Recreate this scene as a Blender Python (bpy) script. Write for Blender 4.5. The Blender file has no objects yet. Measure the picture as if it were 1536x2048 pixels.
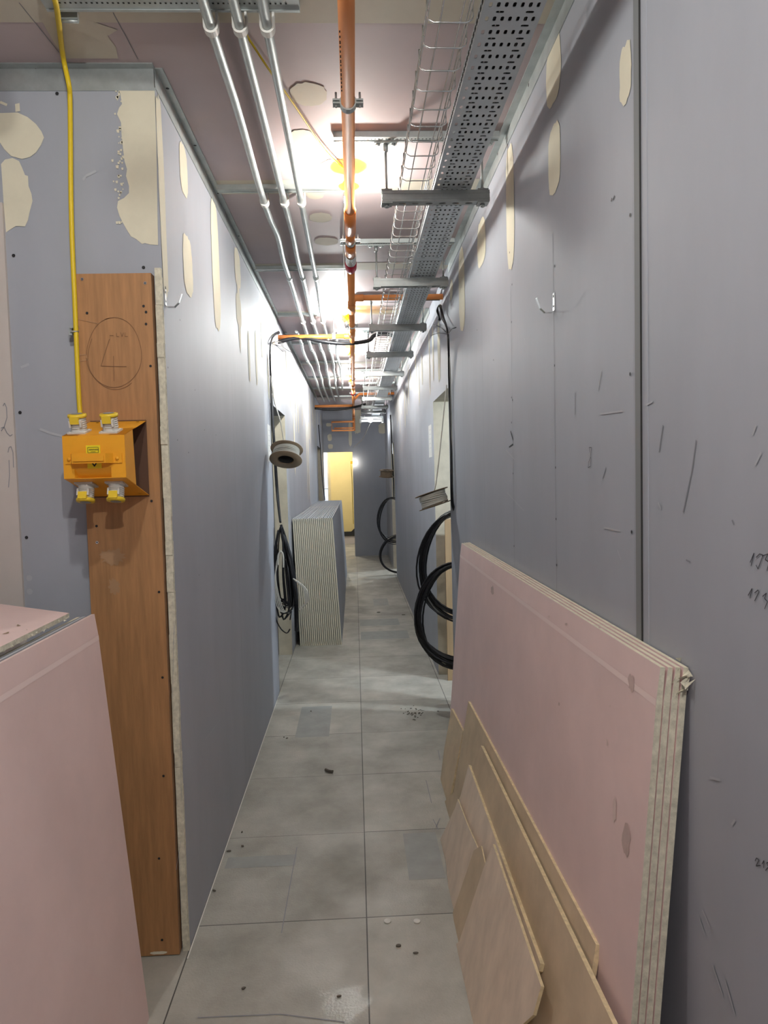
import bpy, math, random
from mathutils import Vector, Matrix
random.seed(7)
S = bpy.context.scene
COL = S.collection

# ------------------------------------------------------------------ camera
F, PITCH, YAW, ROLL, CH = 1362.0, 0.053151, 0.041601, -0.024783, 1.58
cy, sy, cp, sp, cr, sr = math.cos(YAW), math.sin(YAW), math.cos(PITCH), math.sin(PITCH), math.cos(ROLL), math.sin(ROLL)
FW = Vector((sy*cp, cy*cp, -sp)); RT0 = Vector((cy, -sy, 0)); UP0 = RT0.cross(FW)
RT = RT0*cr + UP0*sr; UP = -RT0*sr + UP0*cr
CAM = Vector((0, 0, CH))
cam = bpy.data.objects.new('camera', bpy.data.cameras.new('camera')); COL.objects.link(cam)
cam.matrix_world = Matrix(((RT.x, UP.x, -FW.x, 0), (RT.y, UP.y, -FW.y, 0), (RT.z, UP.z, -FW.z, CH), (0, 0, 0, 1)))
cam.data.sensor_fit = 'VERTICAL'; cam.data.sensor_height = 36; cam.data.sensor_width = 27
cam.data.lens = F*36/2048; cam.data.clip_start = 0.02
S.camera = cam

# ------------------------------------------------------------------ light and exposure
S.view_settings.view_transform = 'Standard'; S.view_settings.look = 'None'
S.view_settings.gamma = 1; S.view_settings.use_curve_mapping = False
S.view_settings.exposure = 0.66
S.cycles.use_denoising = True
S.cycles.max_bounces = 8; S.cycles.diffuse_bounces = 5; S.cycles.glossy_bounces = 3
S.cycles.sample_clamp_indirect = 6.0
S.cycles.caustics_reflective = False; S.cycles.caustics_refractive = False
BULB = 1060.0           # radiance of one festoon bulb
W = bpy.data.worlds.new('world'); S.world = W; W.use_nodes = True
W.node_tree.nodes['Background'].inputs[0].default_value = (0.92, 0.945, 1.0, 1)
W.node_tree.nodes['Background'].inputs[1].default_value = 0.11
def point(name, loc, power, color, r=0.08):
    l = bpy.data.lights.new(name, 'POINT'); l.energy = power; l.color = color; l.shadow_soft_size = r
    o = bpy.data.objects.new(name, l); COL.objects.link(o); o.location = loc
    return o
point('side_room_light', (1.95, 4.2, 2.1), 75, (0.80, 0.92, 1.0), 0.06)
point('far_side_room_light', (1.7, 11.9, 2.2), 70, (0.85, 0.95, 1.0), 0.08)
point('end_room_light', (-0.6, 14.9, 2.5), 62, (1.0, 0.93, 0.75), 0.1)
point('far_ceiling_light', (0.50, 12.2, 2.45), 5, (0.95, 0.98, 1.0), 0.12)

# ------------------------------------------------------------------ helpers
XL, XR, ZC, YF, YE = -0.60, 0.62, 2.885, 2.254, 13.5
def ray(px, py): return FW*F + RT*(px-768) - UP*(py-1024)
def PX(px, py, X): d = ray(px, py); return CAM + d*((X-CAM.x)/d.x)
def PY(px, py, Y): d = ray(px, py); return CAM + d*((Y-CAM.y)/d.y)
def PZ(px, py, Z): d = ray(px, py); return CAM + d*((Z-CAM.z)/d.z)

class MB:
    def __init__(s): s.v = []; s.f = []; s.m = []; s.s = []
    def face(s, pts, m=0, sm=False):
        i = len(s.v); s.v += [Vector(p) for p in pts]; s.f.append(tuple(range(i, i+len(pts)))); s.m.append(m); s.s.append(sm)
    def box(s, x0, x1, y0, y1, z0, z1, m=0, mm=None):
        i = len(s.v); mm = mm or {}
        s.v += [Vector(p) for p in ((x0,y0,z0),(x1,y0,z0),(x1,y1,z0),(x0,y1,z0),(x0,y0,z1),(x1,y0,z1),(x1,y1,z1),(x0,y1,z1))]
        for k, q in (('-z',(0,3,2,1)),('+z',(4,5,6,7)),('-y',(0,1,5,4)),('+x',(1,2,6,5)),('+y',(2,3,7,6)),('-x',(3,0,4,7))):
            s.f.append(tuple(i+a for a in q)); s.m.append(mm.get(k, m)); s.s.append(False)
        return s
    def tube(s, path, r, n=8, m=0, closed=False, caps=True):
        path = [Vector(p) for p in path]; N = len(path); base = len(s.v); rr = r if hasattr(r, '__len__') else [r]*N
        prev = None
        for k in range(N):
            a = path[k-1] if (k > 0 or closed) else path[0]; b = path[(k+1) % N] if (k < N-1 or closed) else path[-1]
            t = (b-a); t = t.normalized() if t.length > 1e-9 else Vector((0,0,1))
            if prev is None:
                u = t.orthogonal().normalized()
            else:
                u = prev - t*prev.dot(t); u = u.normalized() if u.length > 1e-6 else t.orthogonal().normalized()
            prev = u; w = t.cross(u)
            for j in range(n):
                an = 2*math.pi*j/n; s.v.append(path[k] + (u*math.cos(an)+w*math.sin(an))*rr[k])
        for k in range(N if closed else N-1):
            for j in range(n):
                a = base+k*n+j; b = base+k*n+(j+1) % n; c = base+((k+1) % N)*n+(j+1) % n; d = base+((k+1) % N)*n+j
                s.f.append((a,b,c,d)); s.m.append(m); s.s.append(True)
        if caps and not closed:
            s.f.append(tuple(base+j for j in range(n))[::-1]); s.m.append(m); s.s.append(False)
            s.f.append(tuple(base+(N-1)*n+j for j in range(n))); s.m.append(m); s.s.append(False)
        return s
    def lathe(s, prof, origin, axis=(0,0,1), n=20, m=0):
        ax = Vector(axis).normalized(); u = ax.orthogonal().normalized(); w = ax.cross(u); o = Vector(origin); b = len(s.v); N = len(prof)
        for r, h in prof:
            for j in range(n):
                an = 2*math.pi*j/n; s.v.append(o + ax*h + (u*math.cos(an)+w*math.sin(an))*max(r, 1e-5))
        for k in range(N-1):
            for j in range(n):
                s.f.append((b+k*n+j, b+k*n+(j+1) % n, b+(k+1)*n+(j+1) % n, b+(k+1)*n+j)); s.m.append(m); s.s.append(True)
        return s
    def prism(s, pts, d, m=0, mside=None):          # polygon pts extruded by vector d
        pts = [Vector(p) for p in pts]; d = Vector(d); n = len(pts); b = len(s.v)
        s.v += pts + [p+d for p in pts]
        s.f.append(tuple(b+i for i in range(n))[::-1]); s.m.append(m); s.s.append(False)
        s.f.append(tuple(b+n+i for i in range(n))); s.m.append(m); s.s.append(False)
        for i in range(n):
            j = (i+1) % n; s.f.append((b+i, b+j, b+n+j, b+n+i)); s.m.append(m if mside is None else mside); s.s.append(False)
        return s
    def disc(s, c, nrm, r, m=0, n=10):
        nrm = Vector(nrm).normalized(); u = nrm.orthogonal().normalized(); w = nrm.cross(u); c = Vector(c)
        s.face([c+(u*math.cos(2*math.pi*j/n)+w*math.sin(2*math.pi*j/n))*r for j in range(n)], m); return s
    def ribbon(s, pts, nrm, w, m=0):                # flat stroke along pts on a surface with normal nrm
        nrm = Vector(nrm); pts = [Vector(p) for p in pts]
        for a, b in zip(pts, pts[1:]):
            t = b-a
            if t.length < 1e-6: continue
            q = t.cross(nrm).normalized()*w/2; s.face([a-q, a+q, b+q, b-q], m)
        return s
    def xf(s, M): s.v = [M @ p for p in s.v]; return s
    def build(s, name, mats, parent=None, bevel=0, solid=0, loc=None):
        me = bpy.data.meshes.new(name)
        o0 = Vector(loc) if loc is not None else Vector((0,0,0))
        me.from_pydata([tuple(p-o0) for p in s.v], [], s.f)
        mats = mats if isinstance(mats, (list, tuple)) else [mats]
        for k in mats: me.materials.append(k)
        me.polygons.foreach_set('material_index', s.m); me.polygons.foreach_set('use_smooth', s.s); me.update()
        o = bpy.data.objects.new(name, me); COL.objects.link(o); o.location = o0
        if parent is not None: o.parent = parent
        if bevel:
            md = o.modifiers.new('bevel', 'BEVEL'); md.width = bevel; md.segments = 2; md.limit_method = 'ANGLE'
        if solid:
            md = o.modifiers.new('solid', 'SOLIDIFY'); md.thickness = solid; md.offset = 0
        return o
def tag(o, label, cat, group=None):
    o['label'] = label; o['category'] = cat
    if group: o['group'] = group
    return o
def thing(name, label, cat, loc=(0,0,0), group=None):
    o = bpy.data.objects.new(name, None); COL.objects.link(o); o.location = loc; o.empty_display_size = 0.1
    return tag(o, label, cat, group)
def part(mb, name, mats, parent, **k):             # child mesh given in world coordinates
    M = parent.matrix_basis.inverted() if parent.parent is None else (parent.parent.matrix_basis @ parent.matrix_basis).inverted()
    mb.xf(M); return mb.build(name, mats, parent, **k)
def struct(mb, name, mats, **k):
    o = mb.build(name, mats, **k); o['kind'] = 'structure'; return o
def dup(root, loc, label=None, group=None):
    r = root.copy(); COL.objects.link(r); r.location = loc
    if label: r['label'] = label
    if group: r['group'] = group
    for ch in list(root.children):
        c = ch.copy(); COL.objects.link(c); c.parent = r
        for g in list(ch.children):
            d = g.copy(); COL.objects.link(d); d.parent = c
    return r
def smooth_path(pts, n=6):                          # Catmull-Rom
    pts = [Vector(p) for p in pts]; out = []
    for i in range(len(pts)-1):
        p0 = pts[max(i-1,0)]; p1 = pts[i]; p2 = pts[i+1]; p3 = pts[min(i+2,len(pts)-1)]
        for k in range(n):
            t = k/n; out.append(0.5*((2*p1)+(-p0+p2)*t+(2*p0-5*p1+4*p2-p3)*t*t+(-p0+3*p1-3*p2+p3)*t**3))
    out.append(pts[-1]); return out

# ------------------------------------------------------------------ materials
def mat(name, c, rough=0.6, metal=0.0, var=0.0, scale=6.0, c2=None, emit=None, es=0, bump=0, spec=0.4, stretch=(1,1,1), fac=None, trans=0):
    m = bpy.data.materials.new(name); m.use_nodes = True; nt = m.node_tree; B = nt.nodes['Principled BSDF']
    B.inputs['Base Color'].default_value = (*c, 1); B.inputs['Roughness'].default_value = rough; B.inputs['Metallic'].default_value = metal
    B.inputs['Specular IOR Level'].default_value = spec
    if trans: B.inputs['Transmission Weight'].default_value = trans
    if emit: B.inputs['Emission Color'].default_value = (*emit, 1); B.inputs['Emission Strength'].default_value = es
    if var or c2:
        tc = nt.nodes.new('ShaderNodeTexCoord'); mp = nt.nodes.new('ShaderNodeMapping'); mp.inputs['Scale'].default_value = stretch
        nz = nt.nodes.new('ShaderNodeTexNoise'); nz.inputs['Scale'].default_value = scale; nz.inputs['Detail'].default_value = 6; nz.inputs['Roughness'].default_value = 0.62
        nt.links.new(tc.outputs['Object'], mp.inputs[0]); nt.links.new(mp.outputs[0], nz.inputs['Vector'])
        rp = nt.nodes.new('ShaderNodeValToRGB'); rp.color_ramp.elements[0].position = 0.3 if not fac else fac[0]; rp.color_ramp.elements[1].position = 0.72 if not fac else fac[1]
        a = tuple(x*(1-var) for x in c); b = c2 if c2 else tuple(min(1, x*(1+var)) for x in c)
        rp.color_ramp.elements[0].color = (*a, 1); rp.color_ramp.elements[1].color = (*b, 1)
        nt.links.new(nz.outputs[0], rp.inputs[0]); nt.links.new(rp.outputs[0], B.inputs['Base Color'])
        if bump:
            bp = nt.nodes.new('ShaderNodeBump'); bp.inputs['Strength'].default_value = bump; bp.inputs['Distance'].default_value = 0.004
            nt.links.new(nz.outputs[0], bp.inputs['Height']); nt.links.new(bp.outputs[0], B.inputs['Normal'])
    return m
M_wall = mat('grey plasterboard', (0.368, 0.388, 0.434), 0.62, var=0.06, scale=3.0, stretch=(1,1,0.35))
M_comp = mat('joint compound', (0.70, 0.66, 0.52), 0.8, var=0.05, scale=9)
M_gyp = mat('gypsum edge', (0.64, 0.61, 0.49), 0.9, var=0.22, scale=60, bump=0.5)
M_edge = mat('paper board edge', (0.72, 0.67, 0.52), 0.8, var=0.12, scale=30)
M_pale = mat('pale board back', (0.56, 0.51, 0.475), 0.75, var=0.05, scale=5)
M_dark = mat('screw black', (0.02, 0.02, 0.022), 0.6)
M_gap = mat('gap', (0.03, 0.03, 0.03), 0.9)
M_scuff = mat('chalk scuff', (0.43, 0.45, 0.48), 0.8)
M_mark = mat('dark scuff and soffit shade', (0.235, 0.245, 0.27), 0.8)
M_pencil = mat('pencil', (0.05, 0.05, 0.06), 0.6)
M_pencil2 = mat('pencil on wood', (0.22, 0.11, 0.052), 0.6)
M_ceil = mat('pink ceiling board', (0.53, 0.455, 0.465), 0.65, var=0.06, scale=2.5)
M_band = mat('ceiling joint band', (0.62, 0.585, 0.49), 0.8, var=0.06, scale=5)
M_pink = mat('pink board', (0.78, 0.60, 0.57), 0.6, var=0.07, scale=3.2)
M_pinkedge = mat('pink board lip', (0.72, 0.57, 0.52), 0.7, var=0.05, scale=20)
M_greyface = mat('stack board face', (0.36, 0.38, 0.42), 0.6, var=0.05, scale=4)
M_endA = mat('stack board end', (0.74, 0.71, 0.58), 0.85, var=0.03, scale=4)
M_galv = mat('galvanised steel', (0.46, 0.50, 0.50), 0.50, 0.75, var=0.14, scale=14)
M_steel = mat('bright steel', (0.72, 0.74, 0.73), 0.25, 0.95, var=0.06, scale=12)
M_strut = mat('strut steel', (0.36, 0.385, 0.385), 0.5, 0.7, var=0.12, scale=18)
M_tray = mat('tray steel', (0.60, 0.65, 0.68), 0.5, 0.4, var=0.07, scale=7)
M_white = mat('white plastic', (0.72, 0.72, 0.68), 0.45)
M_pipe = mat('orange plastic pipe', (0.86, 0.33, 0.11), 0.55, spec=0.2, var=0.05, scale=4)
M_pipe2 = mat('orange pipe fitting', (0.66, 0.21, 0.05), 0.34)
M_red = mat('red cap', (0.52, 0.015, 0.045), 0.4)
M_yel = mat('yellow cable', (0.72, 0.52, 0.02), 0.45)
M_black = mat('black cable', (0.012, 0.012, 0.014), 0.38)
M_wcable = mat('white cable', (0.60, 0.585, 0.52), 0.5)
M_gcable = mat('grey cable', (0.30, 0.30, 0.28), 0.5)
M_card = mat('cardboard', (0.27, 0.20, 0.13), 0.8, var=0.1, scale=15)
M_paper = mat('paper', (0.66, 0.66, 0.64), 0.8)
M_ink = mat('faint ink', (0.54, 0.54, 0.53), 0.8)
M_box = mat('orange steel', (0.80, 0.36, 0.02), 0.45, var=0.03, scale=5)
M_boxin = mat('box inside', (0.10, 0.05, 0.03), 0.7)
M_lid = mat('yellow lid', (0.78, 0.55, 0.035), 0.4)
M_sock = mat('socket body', (0.62, 0.61, 0.57), 0.4)
M_stick = mat('sticker yellow', (0.80, 0.66, 0.02), 0.5)
M_hood = mat('orange lamp hood', (0.85, 0.30, 0.02), 0.4)
def translucent(m, c, f):
    nt = m.node_tree; tb_ = nt.nodes.new('ShaderNodeBsdfTransparent'); tb_.inputs[0].default_value = (*c, 1)
    mx_ = nt.nodes.new('ShaderNodeMixShader'); mx_.inputs[0].default_value = f
    nt.links.new(nt.nodes['Principled BSDF'].outputs[0], mx_.inputs[1]); nt.links.new(tb_.outputs[0], mx_.inputs[2]); nt.links.new(mx_.outputs[0], nt.nodes['Material Output'].inputs['Surface'])
translucent(M_hood, (1.0, 0.80, 0.42), 0.7)
M_bulb = mat('bulb', (1, 1, 1), 0.4, emit=(1.0, 0.97, 0.90), es=BULB*0.72)
M_bulbc = mat('cool bulb', (1, 1, 1), 0.4, emit=(0.95, 1.0, 0.985), es=BULB*1.65)
M_bulbf = mat('far bulb', (1, 1, 1), 0.4, emit=(1.0, 0.98, 0.92), es=BULB*1.7)
M_tube = mat('lamp tube', (1, 1, 1), 0.4, emit=(0.93, 0.98, 1.0), es=1.1)
M_spot = mat('strip lamp bulb', (1, 1, 1), 0.4, emit=(0.95, 0.98, 1.0), es=60)
M_tan = mat('offcut board', (0.60, 0.485, 0.335), 0.8, var=0.13, scale=7, bump=0.15)
M_tan2 = mat('pale offcut board', (0.75, 0.63, 0.50), 0.8, var=0.12, scale=14, bump=0.2, stretch=(1,1,0.4))
M_tanedge = mat('offcut edge', (0.70, 0.58, 0.36), 0.85, var=0.2, scale=60)
M_ply = mat('plywood', (0.40, 0.208, 0.09), 0.6, var=0.2, scale=9, stretch=(6,6,0.5))
M_ply2 = mat('pale plywood', (0.52, 0.36, 0.20), 0.6, var=0.12, scale=6, stretch=(5,5,0.5))
M_plyedge = mat('plywood edge', (0.28, 0.16, 0.085), 0.8, var=0.2, scale=30)
M_jamb = mat('door lining', (0.55, 0.50, 0.39), 0.8, var=0.1, scale=12)
M_yellowwall = mat('yellow wall', (0.68, 0.55, 0.25), 0.7, var=0.04, scale=3)
M_sky = mat('bright window', (0.6, 0.7, 0.9), 0.3, emit=(0.66, 0.80, 1.0), es=0.95)
M_wood = mat('brown timber', (0.27, 0.16, 0.085), 0.7, var=0.25, scale=14, stretch=(4,0.6,4))
M_chip = mat('debris', (0.12, 0.105, 0.085), 0.8)
M_whitechip = mat('white plaster disc', (0.68, 0.67, 0.62), 0.8)
M_fdark = mat('floor stain', (0.29, 0.30, 0.28), 0.55, var=0.1, scale=12)

# floor: access panels 588 mm square with thin joints, tonal change per panel, worn shiny spots
def floor_mat():
    m = bpy.data.materials.new('access floor panels'); m.use_nodes = True; nt = m.node_tree; N = nt.nodes; L = nt.links; B = N['Principled BSDF']
    g = N.new('ShaderNodeNewGeometry'); sep = N.new('ShaderNodeSeparateXYZ'); L.new(g.outputs['Position'], sep.inputs[0])
    def mth(op, a, b=None):
        n = N.new('ShaderNodeMath'); n.operation = op
        for i, q in enumerate((a, b)):
            if q is None: continue
            if isinstance(q, (int, float)): n.inputs[i].default_value = q
            else: L.new(q, n.inputs[i])
        return n.outputs[0]
    u = mth('DIVIDE', mth('ADD', sep.outputs[0], 60*0.6-0.0), 0.6); v = mth('DIVIDE', mth('ADD', sep.outputs[1], 60*0.588-2.364), 0.588)
    fu = mth('FRACT', u); fv = mth('FRACT', v)
    du = mth('MULTIPLY', mth('MINIMUM', fu, mth('SUBTRACT', 1.0, fu)), 0.6); dv = mth('MULTIPLY', mth('MINIMUM', fv, mth('SUBTRACT', 1.0, fv)), 0.588)
    cid = N.new('ShaderNodeCombineXYZ'); L.new(mth('FLOOR', u), cid.inputs[0]); L.new(mth('FLOOR', v), cid.inputs[1])
    wn = N.new('ShaderNodeTexWhiteNoise'); wn.noise_dimensions = '3D'; L.new(cid.outputs[0], wn.inputs['Vector'])
    nz = N.new('ShaderNodeTexNoise'); nz.inputs['Scale'].default_value = 3.2; nz.inputs['Detail'].default_value = 8; nz.inputs['Roughness'].default_value = 0.62
    nz2 = N.new('ShaderNodeTexNoise'); nz2.inputs['Scale'].default_value = 22; nz2.inputs['Detail'].default_value = 5
    L.new(g.outputs['Position'], nz.inputs['Vector']); L.new(g.outputs['Position'], nz2.inputs['Vector'])
    rp = N.new('ShaderNodeValToRGB'); e = rp.color_ramp.elements
    e[0].position = 0.28; e[0].color = (0.275, 0.267, 0.230, 1); e[1].position = 0.72; e[1].color = (0.460, 0.446, 0.388, 1)
    L.new(nz.outputs[0], rp.inputs[0])
    tone = mth('ADD', mth('MULTIPLY', wn.outputs['Value'], 0.22), mth('ADD', 0.83, mth('MULTIPLY', nz2.outputs[0], 0.10)))
    hs = N.new('ShaderNodeMix'); hs.data_type = 'RGBA'; hs.blend_type = 'MULTIPLY'; hs.inputs[0].default_value = 1
    cmb = N.new('ShaderNodeCombineColor'); [L.new(tone, cmb.inputs[i]) for i in range(3)]
    L.new(rp.outputs[0], hs.inputs[6]); L.new(cmb.outputs[0], hs.inputs[7])
    # joints: strong along the corridor, fainter and partly filled across
    ju = mth('LESS_THAN', du, 0.0022)
    jv = mth('MULTIPLY', mth('LESS_THAN', dv, 0.0022), mth('MULTIPLY', mth('GREATER_THAN', wn.outputs['Value'], 0.2), 0.9))
    j = mth('MAXIMUM', ju, jv)
    mx = N.new('ShaderNodeMix'); mx.data_type = 'RGBA'; L.new(j, mx.inputs[0]); L.new(hs.outputs[2], mx.inputs[6]); mx.inputs[7].default_value = (0.07, 0.068, 0.06, 1)
    L.new(mx.outputs[2], B.inputs['Base Color'])
    rr = N.new('ShaderNodeMapRange'); rr.inputs[1].default_value = 0.35; rr.inputs[2].default_value = 0.7; rr.inputs[3].default_value = 0.62; rr.inputs[4].default_value = 0.36
    L.new(nz.outputs[0], rr.inputs[0])
    dst = N.new('ShaderNodeVectorMath'); dst.operation = 'DISTANCE'; L.new(g.outputs['Position'], dst.inputs[0]); dst.inputs[1].default_value = (-0.075, 1.97, 0)
    wob = mth('ADD', dst.outputs['Value'], mth('MULTIPLY', mth('SUBTRACT', nz2.outputs[0], 0.5), 0.14))
    spot = N.new('ShaderNodeMapRange'); spot.inputs[1].default_value = 0.05; spot.inputs[2].default_value = 0.15; spot.inputs[3].default_value = 0.24; spot.inputs[4].default_value = 0.8; L.new(wob, spot.inputs[0])
    L.new(mth('MINIMUM', rr.outputs[0], spot.outputs[0]), B.inputs['Roughness']); B.inputs['Specular IOR Level'].default_value = 0.35
    bp = N.new('ShaderNodeBump'); bp.inputs['Strength'].default_value = 0.4; bp.inputs['Distance'].default_value = 0.003
    nz3 = N.new('ShaderNodeTexNoise'); nz3.inputs['Scale'].default_value = 130; nz3.inputs['Detail'].default_value = 3; L.new(g.outputs['Position'], nz3.inputs['Vector'])
    L.new(nz3.outputs[0], bp.inputs['Height']); L.new(bp.outputs[0], B.inputs['Normal'])
    return m
M_floor = floor_mat()

# ------------------------------------------------------------------ surface marks that belong to a wall mesh
def blob(mb, plane, cu, cv, hu, hv, m, jag=0.12, n=30, power=3.2, off=0.0012, sgn=1):
    """rounded irregular patch; plane=('X',c) uses (y,z), ('Y',c) uses (x,z), ('Z',c) uses (x,y)"""
    pts = []; off += (len(mb.f) % 23)*0.00004
    for k in range(n):
        a = 2*math.pi*k/n; c, s_ = math.cos(a), math.sin(a)
        r = 1/((abs(c)**power+abs(s_)**power)**(1/power)); r *= 1+random.uniform(-jag, jag*0.5)
        u, v = cu+hu*c*r, cv+hv*s_*r
        ax, q = plane; q = q+sgn*off
        pts.append((q, u, v) if ax == 'X' else (u, q, v) if ax == 'Y' else (u, v, q))
    mb.face(pts, m)
def px_blob(mb, plane, x0, y0, x1, y1, m, sgn=1, **k):
    fn = {'X': PX, 'Y': PY, 'Z': PZ}[plane[0]]
    xm, ym = (x0+x1)/2, (y0+y1)/2
    L, R_, T, Bo = fn(x0, ym, plane[1]), fn(x1, ym, plane[1]), fn(xm, y0, plane[1]), fn(xm, y1, plane[1])
    iu = {'X': 1, 'Y': 0, 'Z': 0}[plane[0]]; iv = {'X': 2, 'Y': 2, 'Z': 1}[plane[0]]
    blob(mb, plane, (L[iu]+R_[iu])/2, (T[iv]+Bo[iv])/2, abs(R_[iu]-L[iu])/2, abs(T[iv]-Bo[iv])/2, m, sgn=sgn, **k)
def stroke(mb, plane, pts, w, m, off=0.0016, sgn=1):
    fn = {'X': PX, 'Y': PY, 'Z': PZ}[plane[0]]; q = plane[1]+sgn*off
    nrm = {'X': (1,0,0), 'Y': (0,1,0), 'Z': (0,0,1)}[plane[0]]
    mb.ribbon([fn(x, y, q) for x, y in pts], nrm, w, m)
def dots(mb, plane, pts, r, m, sgn=1, off=0.0018):
    fn = {'X': PX, 'Y': PY, 'Z': PZ}[plane[0]]; q = plane[1]+sgn*off
    nrm = {'X': (1,0,0), 'Y': (0,1,0), 'Z': (0,0,1)}[plane[0]]
    for x, y in pts: mb.disc(fn(x, y, q), nrm, r, m)

# ------------------------------------------------------------------ setting: floor, ceiling, walls
DL = ((5.02, 6.06, 2.13), (11.25, 12.5, 2.1))       # left door openings (y0, y1, head)
DR = ((4.42, 5.28, 2.14), (10.6, 11.5, 2.1))        # right door openings
fl = MB(); fl.box(-3.3, 3.3, -3.2, 17, -0.05, 0, 0)
for x0, y0, x1, y1 in ((590, 1413, 658, 1474), (722, 1262, 820, 1278), (748, 1197, 778, 1211), (720, 1238, 800, 1251), (818, 1665, 892, 1758), (450, 1712, 590, 1734)):
    a = PZ(x0, y0, 0.0006); b = PZ(x1, y0, 0.0006); c = PZ(x1, y1, 0.0006); d = PZ(x0, y1, 0.0006)
    yb, yt = (c.y+d.y)/2, (a.y+b.y)/2
    fl.face([(d.x, yb, .0006), (c.x, yb, .0006), (c.x, yt, .0006), (d.x, yt, .0006)], 1)
fl.ribbon([(XL+0.004, 2.2, .0008), (XL+0.004, 4.9, .0008)], (0,0,1), 0.004, 3)
for pts in (((876,1500),(880,1520)), ((852,1560),(863,1606)), ((866,1638),(877,1660)), ((880,1636),(872,1655)), ((594,1694),(580,1770)), ((580,1770),(563,1866)), ((395,2035),(560,2028)), ((560,2028),(690,2044))):
    stroke(fl, ('Z', 0.0), pts, 0.003, 2 if pts[0][0] < 860 and pts[0][1] < 1900 else 2)
struct(fl, 'floor', [M_floor, M_fdark, M_mark, M_whitechip])

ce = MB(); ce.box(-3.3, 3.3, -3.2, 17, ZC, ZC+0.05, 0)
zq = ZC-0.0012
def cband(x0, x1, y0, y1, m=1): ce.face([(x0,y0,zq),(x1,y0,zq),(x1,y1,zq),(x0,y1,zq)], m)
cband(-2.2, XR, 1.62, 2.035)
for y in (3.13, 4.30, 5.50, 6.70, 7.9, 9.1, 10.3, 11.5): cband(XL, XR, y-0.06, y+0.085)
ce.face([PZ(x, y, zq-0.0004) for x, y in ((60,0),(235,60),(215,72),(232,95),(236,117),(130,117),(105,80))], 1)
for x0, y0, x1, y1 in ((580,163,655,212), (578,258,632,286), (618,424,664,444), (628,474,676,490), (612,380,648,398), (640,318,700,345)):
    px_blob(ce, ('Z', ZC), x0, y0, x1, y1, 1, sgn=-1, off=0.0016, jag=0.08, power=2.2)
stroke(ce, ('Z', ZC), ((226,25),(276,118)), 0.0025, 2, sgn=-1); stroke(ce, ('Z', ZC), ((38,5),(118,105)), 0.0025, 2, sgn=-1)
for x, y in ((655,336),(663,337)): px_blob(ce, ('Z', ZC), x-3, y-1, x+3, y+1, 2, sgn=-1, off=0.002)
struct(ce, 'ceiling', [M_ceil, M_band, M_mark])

def wall_with_doors(mb, xa, xb, y0, y1, doors, inner):
    """boxes around the door holes; the reveals get the lining slot 1"""
    y = y0
    for a, b, h in doors:
        mb.box(xa, xb, y, a, 0, ZC, 0, {'+y': 1}); mb.box(xa, xb, a, b, h, ZC, 0, {'-z': 1}); y = b
        mb.m[-12-0:] = mb.m[-12:]
    i = len(mb.f); mb.box(xa, xb, y, y1, 0, ZC, 0, {'-y': 1})
    for q in range(len(mb.f)):                      # near faces of the piers after a door
        pass
wl = MB(); y = YF
for a, b, h in DL:
    wl.box(XL-0.12, XL, y, a, 0, ZC, 0, {'+y': 1, '-y': 1 if y > 3 else 0}); wl.box(XL-0.12, XL, a, b, h, ZC, 0, {'-z': 4}); y = b  # door-head undersides take the dark tone as painted shade
wl.box(XL-0.12, XL, y, YE, 0, ZC, 0, {'-y': 1})
PL = ('X', XL)
for x0, y0, x1, y1 in ((359,292,374,388), (424,405,438,660), (366,475,384,590), (469,500,480,572), (472,590,482,652)):
    px_blob(wl, PL, x0, y0, x1, y1, 2, jag=0.06)
for yy in (3.75, 4.06, 4.36, 4.66, 4.95): blob(wl, PL, yy, random.uniform(2.3, 2.6), 0.035, random.uniform(.1,.24), 2, jag=0.08)
blob(wl, PL, 5.35, 2.45, 0.10, 0.28, 2); blob(wl, PL, 5.28, 2.30, 0.05, 0.16, 2)
yy = 6.35
while yy < 13.2:
    top = 2.75 if random.random() < .5 else random.uniform(2.3, 2.7); hh = random.choice((.12, .2, .35, .55))
    if not (11.2 < yy < 12.55 and top-2*hh < 2.15): blob(wl, PL, yy, top-hh, random.uniform(.03,.055), hh, 2, jag=0.08)
    yy += random.choice((.3, .3, .6, .28))
dots(wl, PL, ((360,640),(377,905),(390,780),(409,860),(432,870),(398,1150),(440,1180),(470,640),(520,700),(336,735),(355,880)), 0.003, 3)
for pts in (((348,1245),(345,1400)), ((352,1230),(346,1290)), ((360,1480),(363,1600)), ((410,1480),(440,1440)), ((330,520),(330,545)), ((392,1000),(396,1130)), ((362,1680),(352,1740)), ((420,1200),(424,1330))):
    stroke(wl, PL, pts, 0.003, 5)
for yy in (3.45, 4.65): wl.ribbon([(XL+.0011, yy, 0), (XL+.0011, yy, 2.1)], (1,0,0), 0.002, 6)
blob(wl, PL, 2.285, 2.51, .034, .32, 2, jag=.1, power=5)
# broken gypsum edge of the lining board at the near corner
z = 0.0
while z < 2.26:
    dz = random.uniform(.03, .09); j = random.uniform(-.0015, .0015)
    wl.box(XL-0.0215+j, XL+random.uniform(-.001, .0005), YF-0.017+random.uniform(-.002,.002), YF, z, min(z+dz, 2.26), 7); z += dz
wl.box(XL-0.024, XL-0.0218, YF-0.004, YF, 0, 2.22, 3)
struct(wl, 'wall_left', [M_wall, M_jamb, M_comp, M_dark, M_mark, M_scuff, M_mark, M_gyp])

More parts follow.
